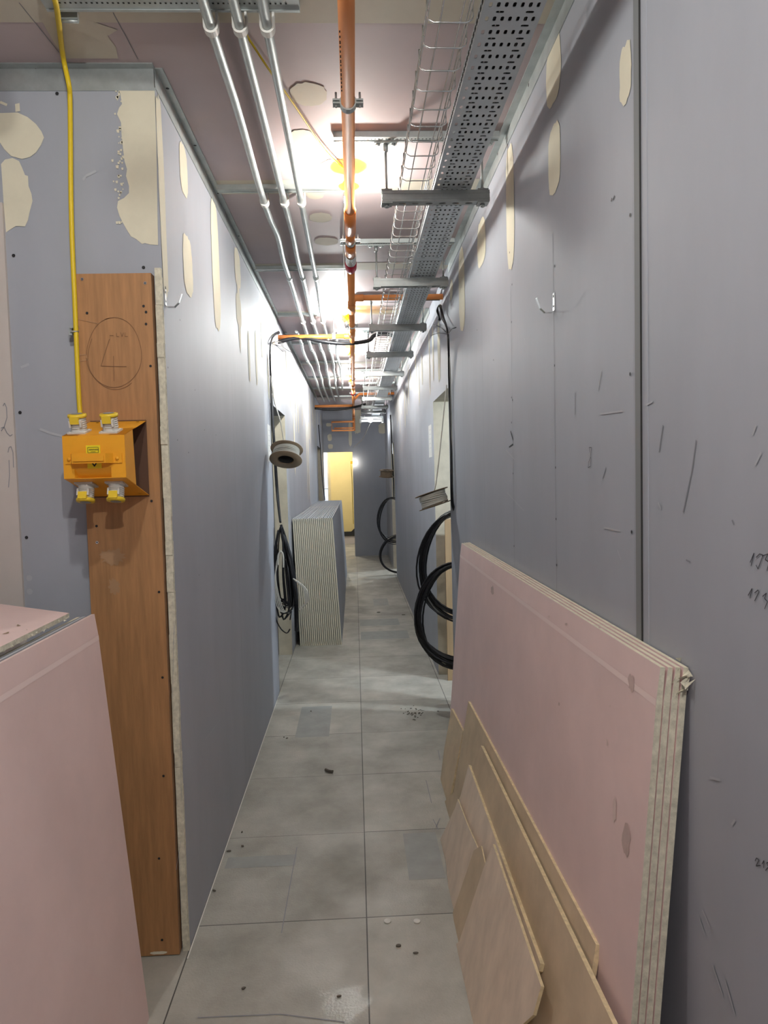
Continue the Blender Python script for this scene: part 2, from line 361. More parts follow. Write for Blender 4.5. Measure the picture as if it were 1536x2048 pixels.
wf = MB(); wf.box(-3.3, XL-0.12, YF, YF+0.12, 0, ZC, 0); wf.box(XL-0.12, XL, YF-0.0005, YF, 0, ZC, 0)
wf.box(-3.3, -1.087, YF-0.0105, YF, 0, 2.47, 1)
PF = ('Y', YF)
def fpoly(pts, m=2, off=0.0022):
    wf.face([PY(x, y, YF-off) for x, y in pts], m)
fpoly([(240,167),(309,167),(313,300),(316,490),(300,489),(290,486),(284,488),(272,478),(262,473),(255,462),(246,446),(239,432),(234,415),(236,402),(248,396),(258,386),(258,372),(252,352),(254,338),(249,322),(246,296),(243,268),(242,245),(234,228),(238,216),(244,208),(241,190)])
for k in range(60):
    x, yq = random.gauss(240, 6), random.uniform(170, 445); s_ = random.uniform(1, 3.2)
    fpoly([(x-s_, yq-s_*.8), (x+s_, yq-s_), (x+s_*.8, yq+s_*1.3), (x-s_*.6, yq+s_)], 2, 0.0026)
fpoly([(-30,226),(5,226),(35,225),(55,234),(72,248),(83,263),(88,275),(82,290),(72,305),(60,314),(44,318),(22,312),(8,298),(0,285),(-30,300)])
fpoly([(2,328),(10,319),(25,316),(38,322),(44,335),(50,350),(56,352),(57,372),(63,388),(65,402),(59,425),(56,440),(50,453),(32,452),(22,458),(12,465),(8,420),(5,370)])
fpoly([(30,208),(39,206),(40,222),(31,224)]); 
for pts in (((0,204),(14,210)), ((166,360),(172,352)), ((172,352),(192,342)), ((80,858),(100,866)), ((100,866),(124,872)), ((42,735),(58,728))): stroke(wf, PF, pts, 0.008, 2 if pts[0][0] < 20 else 5, sgn=-1)
dots(wf, PF, ((27,511),(287,535),(40,825),(53,1075),(114,187)), 0.0055, 3, sgn=-1)
for cx, cyq in ((59,1156),(60,1183)): px_blob(wf, PF, cx-6, cyq-6, cx+6, cyq+6, 5, sgn=-1, power=2)
PP = ('Y', YF-0.0105)
for pts in (((6,812),(9,806),(13,815),(14,835),(8,855),(2,862)), ((2,856),(8,854),(14,866),(20,872),(25,869)), ((16,905),(18,895),(22,893),(26,905),(27,935)), ((18,920),(19,950),(17,975))):
    stroke(wf, PP, pts, 0.0022, 4, sgn=-1)
struct(wf, 'wall_near_left', [M_wall, M_pale, M_comp, M_dark, M_mark, M_scuff])

wr = MB(); y = -3.2
for a, b, h in DR:
    wr.box(XR, XR+0.12, y, a, 0, ZC, 0, {'+y': 1, '-y': 1}); wr.box(XR, XR+0.12, a, b, h, ZC, 0, {'-z': 1}); y = b
wr.box(XR, XR+0.12, y, YE, 0, ZC, 0, {'-y': 1})
PR = ('X', XR)
def rpatch(x0, y0, x1, y1, **k): px_blob(wr, PR, x0, y0, x1, y1, 2, sgn=-1, **k)
rpatch(1240, 86, 1264, 207, jag=0.1); rpatch(1093, 76, 1123, 208, jag=0.06); rpatch(1097, 248, 1122, 387, jag=0.05); rpatch(1013, 285, 1029, 541, jag=0.04)
rpatch(955, 437, 972, 532, jag=0.06); rpatch(918, 494, 930, 664, jag=0.04); rpatch(900, 560, 906, 600)
blob(wr, PR, 4.85, 2.45, .07, .22, 2, sgn=-1); blob(wr, PR, 5.2, 2.5, .04, .2, 2, sgn=-1)
yy = 5.45
while yy < 10.4:
    blob(wr, PR, yy, random.uniform(2.35, 2.62), random.uniform(.03,.05), random.uniform(.1,.3), 2, sgn=-1, jag=0.08); yy += random.choice((.3, .3, .6))
for k in range(46):
    yy = random.uniform(5.5, 10.3); zz = random.uniform(0.7, 1.8); blob(wr, PR, yy, zz, random.uniform(.006,.02), random.uniform(.02,.07), 5, sgn=-1)
dots(wr, PR, ((1109,532),(1109,731),(1111,935),(1112,1038),(1113,1130),(1024,569),(1023,644),(1023,795),(1025,800),(1023,845),(1026,947),(1028,1092),(1260,430),(1260,748),(1263,1064),(1019,505),(954,660),(987,720)), 0.0042, 3, sgn=-1)
for a, b in (((1222,403),(1224,396)), ((1226,400),(1229,391))): stroke(wr, PR, (a, b), 0.004, 3, sgn=-1)
for yy in (2.64, 2.08, 3.24, 3.82): wr.ribbon([(XR-.0012, yy, 0), (XR-.0012, yy, 2.3)], (1,0,0), 0.0022, 4)
stroke(wr, PR, ((1021,862),(1026,880)), 0.008, 3, sgn=-1); stroke(wr, PR, ((1018,894),(1026,888)), 0.005, 3, sgn=-1)
for pts in (((1196,780),(1203,740)), ((1014,985),(1048,1022)), ((1030,1020),(1034,1070)), ((1200,828),(1245,822)), ((1208,1055),(1240,1062)), ((1235,1100),(1242,1120)), ((1505,870),(1512,850)), ((1510,930),(1522,905)), ((1316,1005),(1322,1018)), ((1050,690),(1049,676)), ((1292,810),(1305,803)),
            ((1405,1820),(1420,1855)), ((1425,1930),(1445,1990)), ((1450,1960),(1470,2030)), ((1398,1835),(1410,1870)), ((1420,1555),(1440,1560)), ((1470,1640),(1463,1650)), ((1012,900),(1030,920))):
    stroke(wr, PR, pts, 0.0045, 5, sgn=-1)
for pts in (((1366,1025),(1384,940)), ((1384,940),(1392,880)), ((1205,958),(1212,935)), ((1150,785),(1150,830)), ((1318,905),(1326,850)), ((1464,1040),(1468,1050)), ((1372,1120),(1380,1124))):
    stroke(wr, PR, pts, 0.0035, 4, sgn=-1)
# pencilled figures
for pts in (((1500,1125),(1508,1106),(1502,1132)), ((1512,1115),(1519,1108),(1526,1110),(1516,1138),(1512,1130)), ((1524,1112),(1536,1108),(1530,1119),(1538,1124),(1534,1142)),
            ((1496,1191),(1504,1177),(1500,1197)), ((1509,1186),(1516,1180),(1518,1184),(1509,1202)), ((1525,1193),(1533,1186),(1529,1197),(1535,1203),(1529,1218)),
            ((1510,1722),(1513,1716),(1518,1720),(1512,1732),(1521,1731)), ((1524,1728),(1528,1721),(1527,1736)), ((1540,1724),(1533,1726),(1537,1734),(1531,1741)),
            ((1180,905),(1178,895),(1183,895),(1181,914),(1177,925),(1176,935),(1181,933),(1182,918),(1181,914))):
    stroke(wr, PR, pts, 0.0016, 6, sgn=-1)
struct(wr, 'wall_right', [M_wall, M_jamb, M_comp, M_dark, M_mark, M_scuff, M_pencil])

# movement joint cover on the right wall
tj = MB(); tj.box(XR-0.0035, XR, 1.446, 1.474, 0, ZC, 0); tj.box(XR-0.004, XR, 1.4425, 1.446, 0, ZC, 1); tj.box(XR-0.0012, XR, 1.415, 1.4425, 0, ZC, 2)
struct(tj, 'trim_1', [mat('joint cover', (0.20, 0.21, 0.215), 0.7), M_gap, M_wall])
# deflection head angles round the ceiling
def screws(mb, ax, pts, m=1):
    for p in pts: mb.disc(p, ax, 0.006, m)
t2 = MB(); t2.box(XL, XL+0.003, YF-0.003, 5.66, 2.824, ZC, 0); t2.box(XL, XL+0.028, YF-0.003, 5.66, ZC-0.003, ZC, 0)
screws(t2, (0,0,1), [(XL+.014, y, ZC-.0036) for y in (2.36, 2.75, 3.2, 3.75, 4.35, 4.9, 5.3)])
t2.box(XL, XL+0.003, 6.2, 11.2, 2.835, ZC, 0); t2.box(XL, XL+0.028, 6.2, 11.2, ZC-0.003, ZC, 0)
struct(t2, 'trim_2', [M_galv, M_dark])
t3 = MB(); t3.box(-3.2, XL+0.002, YF-0.003, YF, 2.815, ZC, 0); t3.box(-3.2, XL+0.004, YF-0.03, YF, ZC-0.003, ZC, 0)
screws(t3, (0,1,0), [PY(x, y, YF-0.0036) for x, y in ((71,134),(241,132))])
struct(t3, 'trim_3', [M_galv, M_dark])
t4 = MB(); t4.box(XR-0.003, XR, -3, 4.3, 2.833, ZC, 0); t4.box(XR-0.03, XR, -3, 4.3, ZC-0.003, ZC, 0)
t4.box(XR-0.003, XR, 5.4, 10.4, 2.84, ZC, 0); t4.box(XR-0.03, XR, 5.4, 10.4, ZC-0.003, ZC, 0)
screws(t4, (1,0,0), [PX(x, y, XR-.0036) for x, y in ((1057,170),(995,308))])
struct(t4, 'trim_4', [M_galv, M_dark])

# end of the corridor: dark pier with a doorway on its left and a lit room beyond
we = MB(); we.box(-0.03, XR+0.12, YE, YE+0.12, 0, ZC, 0, {'-x': 1}); we.box(XL-0.12, -0.03, YE, YE+0.12, 2.07, ZC, 0, {'-z': 1})
PE = ('Y', YE)
for q in ((697,845,704,893), (704,800,722,868), (757,846,772,868), (652,846,663,853), (655,868,664,882), (656,888,666,898)): px_blob(we, PE, *q, 2, sgn=-1, off=0.003)
we.box(-0.034, -0.018, YE-0.004, YE+0.12, 0, 2.07, 3)
struct(we, 'wall_end', [M_wall, M_jamb, M_comp, M_scuff])
yw = MB(); yw.box(-3, -0.60, 16.0, 16.1, 0, ZC, 1); yw.box(-0.60, 2.5, 16.0, 16.1, 0, ZC, 0); yw.box(-0.56, 0.4, 15.96, 16.0, 0.19, 0.29, 2); yw.box(-0.56, 0.4, 15.985, 16.0, 0, 0.18, 3)
yw.box(-0.635, -0.60, 15.95, 16.0, 0, 2.35, 4); yw.box(-0.582, -0.57, 15.98, 16.0, 0, 2.35, 4)
yw.face([(-.12,15.955,.29),(0.02,15.955,.29),(0.02,15.955,.42)], 2)
struct(yw, 'wall_end_room', [M_yellowwall, M_wall, M_gap, M_pale, M_jamb])
wn = MB(); wn.box(-0.86, -0.64, 15.97, 15.99, 0.9, 2.45, 0); wn.box(-0.90, -0.86, 15.95, 16.0, 0.86, 2.5, 1); wn.box(-0.86, -0.64, 15.955, 15.99, 1.30, 1.32, 1)
struct(wn, 'window_1', [M_sky, M_strut])
rm = MB()
for q in ((3.2,3.25,2.2,16,0,ZC), (0.74,3.2,2.5,2.55,0,ZC), (0.74,3.2,7.2,7.25,0,ZC), (0.74,3.2,9.6,9.65,0,ZC), (0.74,3.2,13.5,13.55,0,ZC), (0.74,0.79,13.6,16,0,ZC)): rm.box(*q)
struct(rm, 'wall_right_rooms', M_wall)
rl = MB()
for q in ((-3.25,-3.2,2.3,16,0,ZC), (-3.2,-0.72,7.4,7.45,0,ZC), (-3.2,-0.72,10.2,10.25,0,ZC), (-3.2,-0.72,13.5,13.62,0,ZC)): rl.box(*q)
struct(rl, 'wall_left_rooms', M_wall)

# ------------------------------------------------------------------ ceiling rails
def rail(name, label, x0, x1, y, group, w=0.041, h=0.021, slots=True):
    mb = MB(); z0 = ZC-h
    mb.box(x0, x1, y-w/2, y+w/2, z0, ZC-0.001, 0)
    mb.box(x0, x1, y-w/2-0.001, y-w/2+0.008, z0-0.0025, z0, 0); mb.box(x0, x1, y+w/2-0.008, y+w/2+0.001, z0-0.0025, z0, 0)
    if slots:
        x = x0+.03
        while x < x1-.03: mb.box(x, x+.005, y-.003, y+.002, z0-0.0006, z0, 1); x += 0.014
    o = mb.build(name, [M_galv, M_gap], loc=((x0+x1)/2, y, ZC)); return tag(o, label, 'ceiling rail', group)
G = 'steel rails fixed across the ceiling'
rail('ceiling_rail', 'wide perforated steel rail across the ceiling above the yellow cable, nearest the viewer', -0.80, -0.116, 1.925, G, w=0.062)
nm = ['third', 'fourth', 'fifth', 'sixth', 'seventh', 'eighth', 'ninth']
rail('ceiling_rail', 'steel rail across the pink ceiling running into the nearest hanging lamp', -0.575, 0.02, 3.13, G, slots=False)
rail('ceiling_rail', 'steel rail across the ceiling above the red pipe cap', -0.575, 0.02, 4.30, G, slots=False)
rail('ceiling_rail', 'steel rail across the ceiling just before the tilted lamp', -0.575, 0.02, 5.50, G, slots=False)
for i, y in enumerate((6.65, 7.75, 8.9, 10.0, 11.05)):
    rail('ceiling_rail', f'steel rail under the far ceiling, {["first","second","third","fourth","fifth"][i]} one beyond the left orange branch pipe', -0.57, 0.02, y, G, slots=False)
TY = [2.70, 3.87, 5.02, 6.12, 7.27, 8.42, 9.57, 10.7, 11.5, 12.6]
TN = ['nearest', 'second', 'third', 'fourth', 'fifth', 'sixth', 'seventh', 'eighth', 'ninth', 'tenth']
G2 = 'short rails carrying the hanger rods'
for i, y in enumerate(TY[:8]):
    rail('hanger_rail', f'short steel ceiling rail from which the {TN[i]} cable tray hanger is hung', -0.046 if i != 2 else 0.03, 0.588, y-0.03, G2, slots=i < 2)

# ------------------------------------------------------------------ trapeze hangers
def ring(mb, x0, x1, y0, y1, z, hole, m=0, cut=0.3):
    hx0, hx1, hy0, hy1 = hole; c = min(hx1-hx0, hy1-hy0)*cut
    oc = [(hx0+c,hy0),(hx1-c,hy0),(hx1,hy0+c),(hx1,hy1-c),(hx1-c,hy1),(hx0+c,hy1),(hx0,hy1-c),(hx0,hy0+c)]
    rc = [(hx0+c,y0),(hx1-c,y0),(x1,y0),(x1,y1),(hx1-c,y1),(hx0+c,y1),(x0,y1),(x0,y0)]
    i = len(mb.v); mb.v += [Vector((a,b,z)) for a, b in oc+rc]
    for k in range(8):
        mb.f.append((i+k, i+(k+1) % 8, i+8+(k+1) % 8, i+8+k)); mb.m.append(m); mb.s.append(False)
def hanger():
    t = thing('cable_tray_hanger', '', 'hanger', (0.34, 0, 2.635), 'trapeze hangers under the cable trays')
    st = MB(); x0, x1, z0, z1 = -0.205, 0.212, 0.0, 0.041
    n = 8; w = (x1-x0)/n
    for k in range(n): ring(st, x0+k*w, x0+(k+1)*w, -.0205, .0205, z0, (x0+k*w+.012, x0+(k+1)*w-.012, -.0065, .0065), cut=0.4)
    for s_ in (-1, 1):
        st.face([(x0,s_*.0205,z0),(x1,s_*.0205,z0),(x1,s_*.0205,z1),(x0,s_*.0205,z1)]); st.face([(x0,s_*.0205,z1),(x1,s_*.0205,z1),(x1,s_*.011,z1),(x0,s_*.011,z1)])
        st.box(x0, x1, s_*.0215-.001, s_*.0215+.001, z0+.008, z0+.0105); st.box(x0, x1, s_*.0215-.001, s_*.0215+.001, z1-.012, z1-.0095)
    st.build('strut', M_strut, t, solid=0.0022)
    for x in (-0.187, 0.187):
        MB().tube([(x,0,-.018),(x,0,.225)], .005, 8).build('threaded_rod', M_strut, t)
        for za, zb_, zn0, zn1 in ((z1+.0015, z1+.006, z1+.006, z1+.014), (-.006, -.0015, -.016, -.006)):
            w_ = MB(); w_.box(x-.021, x+.021, -.022, .022, za, zb_); w_.build('square_washer', M_strut, t)
            w_ = MB(); w_.lathe([(0,zn0),(.0095,zn0),(.0095,zn1),(0,zn1)], (x,0,0), n=6); w_.build('nut', M_strut, t)
        b = MB(); b.box(x-.045, x+.045, -.012, .012, .224, .228); b.lathe([(0,.195),(.010,.195),(.010,.224),(0,.224)], (x,0,0), n=6)
        for s_ in (-.03, .03): b.lathe([(0,.219),(.009,.219),(.009,.224),(0,.224)], (x+s_,0,0), n=6)
        b.build('rod_bracket', M_galv, t)
    return t
hg = hanger(); hg.location.y = TY[0]
hl = ['steel strut hanger beside the nearest lamp, nearest under the cable trays', 'bright steel strut hanger level with the red pipe cap, second under the trays', 'steel strut hanger just beyond the right orange branch pipe, third under the trays']
hg['label'] = hl[0]
for i, y in enumerate(TY[1:], 1):
    dup(hg, (0.34, y, 2.635), hl[i] if i < 3 else f'steel strut hanger under the far cable trays, {TN[i]} one from the viewer')

# ------------------------------------------------------------------ perforated tray
def tray(y0, y1, label, fine=True):
    t = MB(); X0, X1, Z = .337, .483, 2.690; cell = .05; y = y0; wd = (X1-X0)
    while y < y1-.001:
        ye = min(y+cell, y1); ym = y+.028
        if ye-y < .04 or not fine:
            t.face([(X0,y,Z),(X1,y,Z),(X1,ye,Z),(X0,ye,Z)])
        else:
            cw = wd/7.6; xs = X0+cw*.3; t.face([(X0,y,Z),(xs,y,Z),(xs,ym,Z),(X0,ym,Z)])
            for k in range(7):
                a = xs+k*cw; ring(t, a, a+cw, y, ym, Z, (a+cw/2-.0042, a+cw/2+.0042, y+.005, ym-.006))
            t.face([(xs+7*cw,y,Z),(X1,y,Z),(X1,ym,Z),(xs+7*cw,ym,Z)])
            h = wd/2
            for k in range(2): ring(t, X0+k*h, X0+(k+1)*h, ym, ye, Z, (X0+k*h+.033, X0+k*h+.053, ym+.007, ye-.007))
        y = ye
    for xx, s_ in ((X0, 1), (X1, -1)):
        t.face([(xx,y0,Z),(xx,y1,Z),(xx,y1,Z+.034),(xx,y0,Z+.034)]); t.face([(xx,y0,Z+.034),(xx,y1,Z+.034),(xx+s_*.006,y1,Z+.034),(xx+s_*.006,y0,Z+.034)])
    if fine:
        y = y0+.02
        while y < min(y1, 6)-.02: t.box(X0-.0016, X0-.0008, y, y+.014, Z+.012, Z+.020, 1); y += .025
    o = t.build('perforated_cable_tray', [M_tray, M_gap], solid=0.0014, loc=(.415, y0, Z)); return tag(o, label, 'cable tray', 'perforated tray lengths')
tray(0.3, 3.585, 'grey slotted steel cable tray length nearest the viewer, beside the wire basket')
tray(3.59, 6.6, 'slotted steel cable tray length passing over the right orange branch pipe')
tray(6.605, 9.6, 'third length of slotted steel cable tray, beyond the black cable crossing', fine=True)
tray(9.605, 12.6, 'farthest length of grey cable tray, ending above the far white lamp', fine=False)
# couplers and bolts between first two lengths
cpl = MB(); cpl.box(.332, .335, 3.47, 3.70, 2.694, 2.722)
for k in range(4): cpl.tube([(.318,3.49+k*.062,2.708),(.336,3.49+k*.062,2.708)], .005, 6)
tag(cpl.build('tray_coupler', M_steel, loc=(.334,3.58,2.708)), 'bright coupling plate with bolts joining the two nearest tray lengths', 'coupler')

# ------------------------------------------------------------------ wire basket
bk = MB(); bx0, bx1, bz, bt = .212, .318, 2.695, .052; y0, y1 = 0.3, 12.4
ks = thing('wire_cable_basket', 'long galvanised wire mesh cable basket left of the slotted tray', 'cable basket', (.265, 0.3, bz))
for x, z in ((bx0, bz+bt), (bx1, bz+bt), (bx0, bz+.027), (bx1, bz+.027), (bx0+.028, bz), (bx1-.028, bz)):
    part(MB().tube([(x, y0, z), (x, y1, z)], .0022, 6), 'long_wire', M_steel, ks)
q = .012
def cross(y): return [(bx0-.004,y,bz+bt+.001),(bx0-.004,y,bz+q),(bx0-.001,y,bz+.003),(bx0+q,y,bz-.004),(bx1-q,y,bz-.004),(bx1+.001,y,bz+.003),(bx1+.004,y,bz+q),(bx1+.004,y,bz+bt+.001)]
c0_ = part(MB().tube(cross(y0+.03), .0022, 5), 'cross_wire', M_steel, ks)
for k in range(1, 100):
    c_ = c0_.copy(); COL.objects.link(c_); c_.parent = ks; c_.location.y = c0_.location.y + .1*k
cw = MB(); y = y0+.03+10.0
while y < y1: cw.tube(cross(y), .0022, 5); y += .1
part(cw, 'far_cross_wires', M_steel, ks)['kind'] = 'stuff'
# black cables lying in the tray, seen through its slots
for k in range(5):
    x = .372+k*.0235
    tag(MB().tube(smooth_path([(x, .35, 2.7035), (x+random.uniform(-.001,.001), 1.6, 2.7035), (x, 3.0, 2.7035), (x, 5.6, 2.7035), (x, 6.5, 2.7035)], 3), .0112, 8).build('black_cable', M_black, loc=(x, .35, 2.70)), f"{['leftmost','second','middle','fourth','rightmost'][k]} of five black cables lying inside the slotted tray", 'cable', 'black cables in the tray')

# ------------------------------------------------------------------ conduits
def conduit(label, pts, couplings, r=.0138, group='steel conduits under the ceiling'):
    t = thing('steel_conduit', label, 'conduit', pts[0], group)
    part(MB().tube(smooth_path(pts, 5), r, 12), 'pipe', M_galv, t)
    for c in couplings:
        part(MB().tube([c-Vector((0,.028,0)), c+Vector((0,.028,0))], r+.0035, 12), 'coupling', M_galv, t)
    return t
def saddle(x, y, z, label):
    s_ = MB(); pts = []
    n = 10; r0, r1 = .0142, .0205
    prof = [(-r1, ZC-.022)] + [(r1*math.cos(a), z+r1*math.sin(a)) for a in [math.pi+math.pi*k/n for k in range(n+1)]] + [(r1, ZC-.022)]
    pin = [(-r0, ZC-.022)] + [(r0*math.cos(a), z+r0*math.sin(a)) for a in [math.pi+math.pi*k/n for k in range(n+1)]] + [(r0, ZC-.022)]
    for k in range(len(prof)-1):
        a, b, c, d = prof[k], prof[k+1], pin[k+1], pin[k]
        s_.prism([(x+a[0],y-.012,a[1]),(x+b[0],y-.012,b[1]),(x+c[0],y-.012,c[1]),(x+d[0],y-.012,d[1])], (0,.024,0))
    return tag(s_.build('conduit_saddle', M_white, loc=(x, y, z)), label, 'pipe clip', 'white conduit saddles')
cz = 2.826
XS = ((-.362, -.373, -.375, -.380), (-.283, -.284, -.292, -.300), (-.208, -.208, -.209, -.220))
sides = ['left', 'middle', 'right']
for i, (a, b, c, d) in enumerate(XS):
    pts = [(a+.0, 0.3, cz), (a, 1.95, cz), (a, 2.4, cz), (b, 2.95, cz), (b, 3.35, cz), (c+.012 if i == 0 else b, 3.6, cz), (c, 4.0, cz), (c, 4.5, cz), (d, 5.1, cz), (d, 5.55, cz)]
    dd = (-.385, -.294, -.212)[i]; kk = .012
    pts += [(dd, 6.3, cz), (dd, 6.7, cz), (dd+kk, 7.0, cz), (dd+kk, 7.7, cz), (dd, 8.0, cz), (dd, 8.8, cz), (dd-kk, 9.2, cz), (dd-kk, 10.1, cz), (dd, 11.3, cz)]
    conduit(f'{sides[i]} one of the three long galvanised conduits under the pink ceiling', pts, [Vector((c, 4.345, cz)), Vector((dd, 6.72, cz))])
    for y, x, wh in ((1.965, a, 'at the nearest wide rail'), (3.165, b, 'at the rail by the nearest lamp'), (5.545, d, 'at the rail before the tilted lamp')):
        saddle(x, y, cz, f'white plastic saddle on the {sides[i]} conduit {wh}')
for x, lb_, ye in ((-.462, 'far conduit starting beyond the left orange branch, closest to the left wall', 11.3), (-.134, 'short wavy far conduit closest to the orange main pipe', 9.9)):
    conduit(lb_, [(x,5.9,cz),(x,6.45,cz),(x-.012,6.8,cz),(x-.010,7.4,cz),(x+.004,7.8,cz),(x,8.5,cz),(x+.004,9.0,cz),(x-.008,9.6,cz),(x-.012,ye,cz)], [Vector((x-.010, 7.35, cz)), Vector((x, 6.40, cz))])

# ------------------------------------------------------------------ orange sprinkler pipe
pz, pr = 2.705, .021
pm = thing('orange_pipe', 'long orange plastic pipe hung along the middle of the ceiling', 'pipe', (0.01, 0.3, pz))
def pseg(y0, y1, r=pr, m=M_pipe, name='pipe', x=None):
    a, b = Vector((.016-.005*min(y0,3)/1.0 if False else .010, y0, pz)), Vector((.010, y1, pz))
    part(MB().tube([a, b], r, 20), name, m, pm)
pseg(0.3, 2.95); pseg(2.95, 3.2, pr+.005, M_pipe2, 'socket_joint'); pseg(3.2, 3.36, pr+.001, M_pipe2); pseg(3.36, 3.52, pr+.004, M_pipe2, 'socket_joint')
ad = MB()
for k in range(5): ad.tube([(.010,3.52+k*.026,pz),(.010,3.52+k*.026+.02,pz)], pr+.007, 16)
ad.tube([(.010,3.52,pz),(.010,3.66,pz)], pr+.005, 16); part(ad, 'threaded_adapter', M_steel, pm)
part(MB().tube([(.010,3.655,pz),(.010,3.665,pz),(.010,3.74,pz),(.010,3.78,pz),(.010,3.79,pz)], [pr+.004,pr+.010,pr+.010,pr+.003,pr], 16), 'red_cap', M_red, pm)
pseg(3.78, 8.6); pseg(4.48, 4.72, pr+.004, M_pipe, 'tee'); pseg(5.30, 5.52, pr+.004, M_pipe, 'tee'); pseg(8.35, 8.6, pr+.005, M_pipe2, 'socket_joint')
part(MB().tube([(.010,9.25,pz),(.010,9.26,pz),(.010,9.36,pz),(.010,9.40,pz)], [pr,pr+.010,pr+.010,pr], 14), 'red_cap', M_red, pm)
pseg(8.6, 12.9); el = smooth_path([(.010,12.7,pz),(.010,12.92,pz),(.010,13.0,pz-.06),(.010,13.0,pz-.26)], 5); part(MB().tube(el, pr+.004, 14), 'elbow', M_pipe2, pm)
ink = MB()
for k in range(14): yy = 2.02-.02*k; ink.box(.010-pr*.72-.004, .010-pr*.72-.001, yy, yy+random.uniform(.006,.013), pz-pr*.76, pz-pr*.70)
for k in range(5): yy = 1.55+.02*k; ink.box(.010-pr*.72-.004, .010-pr*.72-.001, yy, yy+.011, pz-pr*.76, pz-pr*.70)
part(ink, 'printed_marks', M_dark, pm)
# branch pipes
zl, yl = 2.775, 5.72
bl = thing('orange_branch_pipe', 'orange branch pipe from the left wall to the main pipe by the tilted lamp', 'pipe', (XL, yl, zl))
zb = 2.742
part(MB().tube([(XL-.1,yl,zb),(-.035,yl,zb)], pr-.002, 16), 'pipe', M_pipe2, bl)
part(MB().tube(smooth_path([(-.06,yl,zb),(-.02,yl,zb),(.002,yl-.02,zb+.01),(.006,yl-.12,zb+.01),(.008,yl-.25,zb-.01)], 4), pr+.003, 14), 'elbow', M_pipe2, bl)
cl = MB(); cl.box(-.152, -.128, yl-.022, yl+.022, zb-.024, zb+.024); cl.tube([(-.14,yl,zb+.02),(-.14,yl,ZC)], .004, 6); part(cl, 'pipe_clip', M_galv, bl)
yr = 4.60
br = thing('orange_branch_pipe', 'orange branch pipe crossing above the trays to the right wall', 'pipe', (.03, yr, pz))
part(MB().tube([(.03,yr,pz+.06),(XR+.1,yr,pz+.06)], pr-.002, 16), 'pipe', M_pipe, br); part(MB().tube([(.012,yr,pz+.02),(.03,yr,pz+.058),(.09,yr,pz+.06)], pr+.003, 14), 'tee_branch', M_pipe, br)
fb = thing('orange_branch_pipe', 'far orange branch pipe beside the black cable at the corridor end', 'pipe', (XL, 10.9, pz))
part(MB().tube([(XL-.05,10.9,pz-.0),(.0,10.9,pz-.0)], pr, 12), 'pipe', M_pipe, fb)
fr = thing('orange_branch_pipe', 'far orange branch pipe turning off to the right above the lamp', 'pipe', (.03, 10.2, pz))
part(MB().tube([(.02,10.2,pz+.015),(.10,10.2,2.80),(XR+.05,10.2,2.80)], pr, 12), 'pipe', M_pipe2, fr)
fl_ = thing('orange_pipe_loop', 'square loop of orange pipes hanging before the end wall', 'pipe', (-.2, 13.0, 2.55))
part(MB().tube([(.01,12.75,2.60),(-.40,12.75,2.60),(-.40,12.75,2.44),(.01,12.75,2.44)], .017, 10), 'pipe', M_pipe, fl_)
part(MB().tube([(-.36,12.85,2.49),(.0,12.85,2.49)], .014, 10), 'inner_pipe', M_pipe, fl_)
# clamps
def clamp(y, label):
    t = thing('pipe_clamp', label, 'pipe clamp', (.010, y, pz), 'steel clamps on the orange pipe')
    b = MB(); n = 14
    for k in range(n):
        a0, a1 = 2*math.pi*k/n, 2*math.pi*(k+1)/n; r0, r1 = pr+.0005, pr+.0045
        b.prism([(math.cos(a0)*r0,-.012,math.sin(a0)*r0),(math.cos(a1)*r0,-.012,math.sin(a1)*r0),(math.cos(a1)*r1,-.012,math.sin(a1)*r1),(math.cos(a0)*r1,-.012,math.sin(a0)*r1)], (0,.024,0))
    for s_ in (-1, 1): b.box(min(s_*.022,s_*.046), max(s_*.022,s_*.046), -.012, .012, -.006, -.001); b.box(min(s_*.022,s_*.046), max(s_*.022,s_*.046), -.012, .012, .003, .008)
    b.build('ring', M_galv, t)
    for s_ in (-1, 1): MB().tube([(s_*.036,0,-.012),(s_*.036,0,.032)], .0035, 6).build('bolt', M_steel, t)
    r = MB(); r.tube([(0,0,pr),(0,0,ZC-pz)], .004, 6); r.build('stud', M_galv, t)
    return t
c0 = clamp(2.12, 'steel clamp on the orange pipe, nearest the viewer')
dup(c0, (.010, 3.33, pz), 'bright steel clamp on the orange pipe just before the red cap')
dup(c0, (.010, 5.15, pz), 'steel clamp on the main orange pipe beside the tilted lamp')
dup(c0, (.010, 7.9, pz), 'steel clamp on the main orange pipe between the two far lamps')

# ------------------------------------------------------------------ festoon lamps
M_bulb2 = mat('brighter bulb', (1, 1, 1), 0.4, emit=(1.0, 0.975, 0.92), es=BULB*0.72)
M_bulb3 = mat('bulb overhead', (1, 1, 1), 0.4, emit=(1.0, 0.98, 0.93), es=BULB*1.8)
def lamp(loc, label, tilt=(0,0,-1), bm=None):
    t = thing('festoon_lamp', label, 'lamp', loc, 'festoon lamps along the ceiling'); ax = Vector(tilt).normalized()
    MB().lathe([(.012,-.052),(.016,-.05),(.018,-.03),(.030,-.012),(.044,-.003),(.042,-.001),(.028,-.008),(.016,-.026)], (0,0,0), ax, 20).build('hood', M_hood, t)
    MB().lathe([(0,-.07),(.014,-.07),(.015,-.03),(.013,.0),(0,.0)], (0,0,0), ax, 14).build('lamp_holder', M_hood, t)
    MB().lathe([(.012,.0),(.014,.012),(.0165,.026),(.0205,.040)], (0,0,0), ax, 16).build('bulb_neck', M_white, t)
    MB().lathe([(.0205,.040),(.022,.048),(.022,.058),(.018,.072),(.009,.081),(0,.084)], (0,0,0), ax, 16).build('bulb', bm or M_bulb, t)
    return t
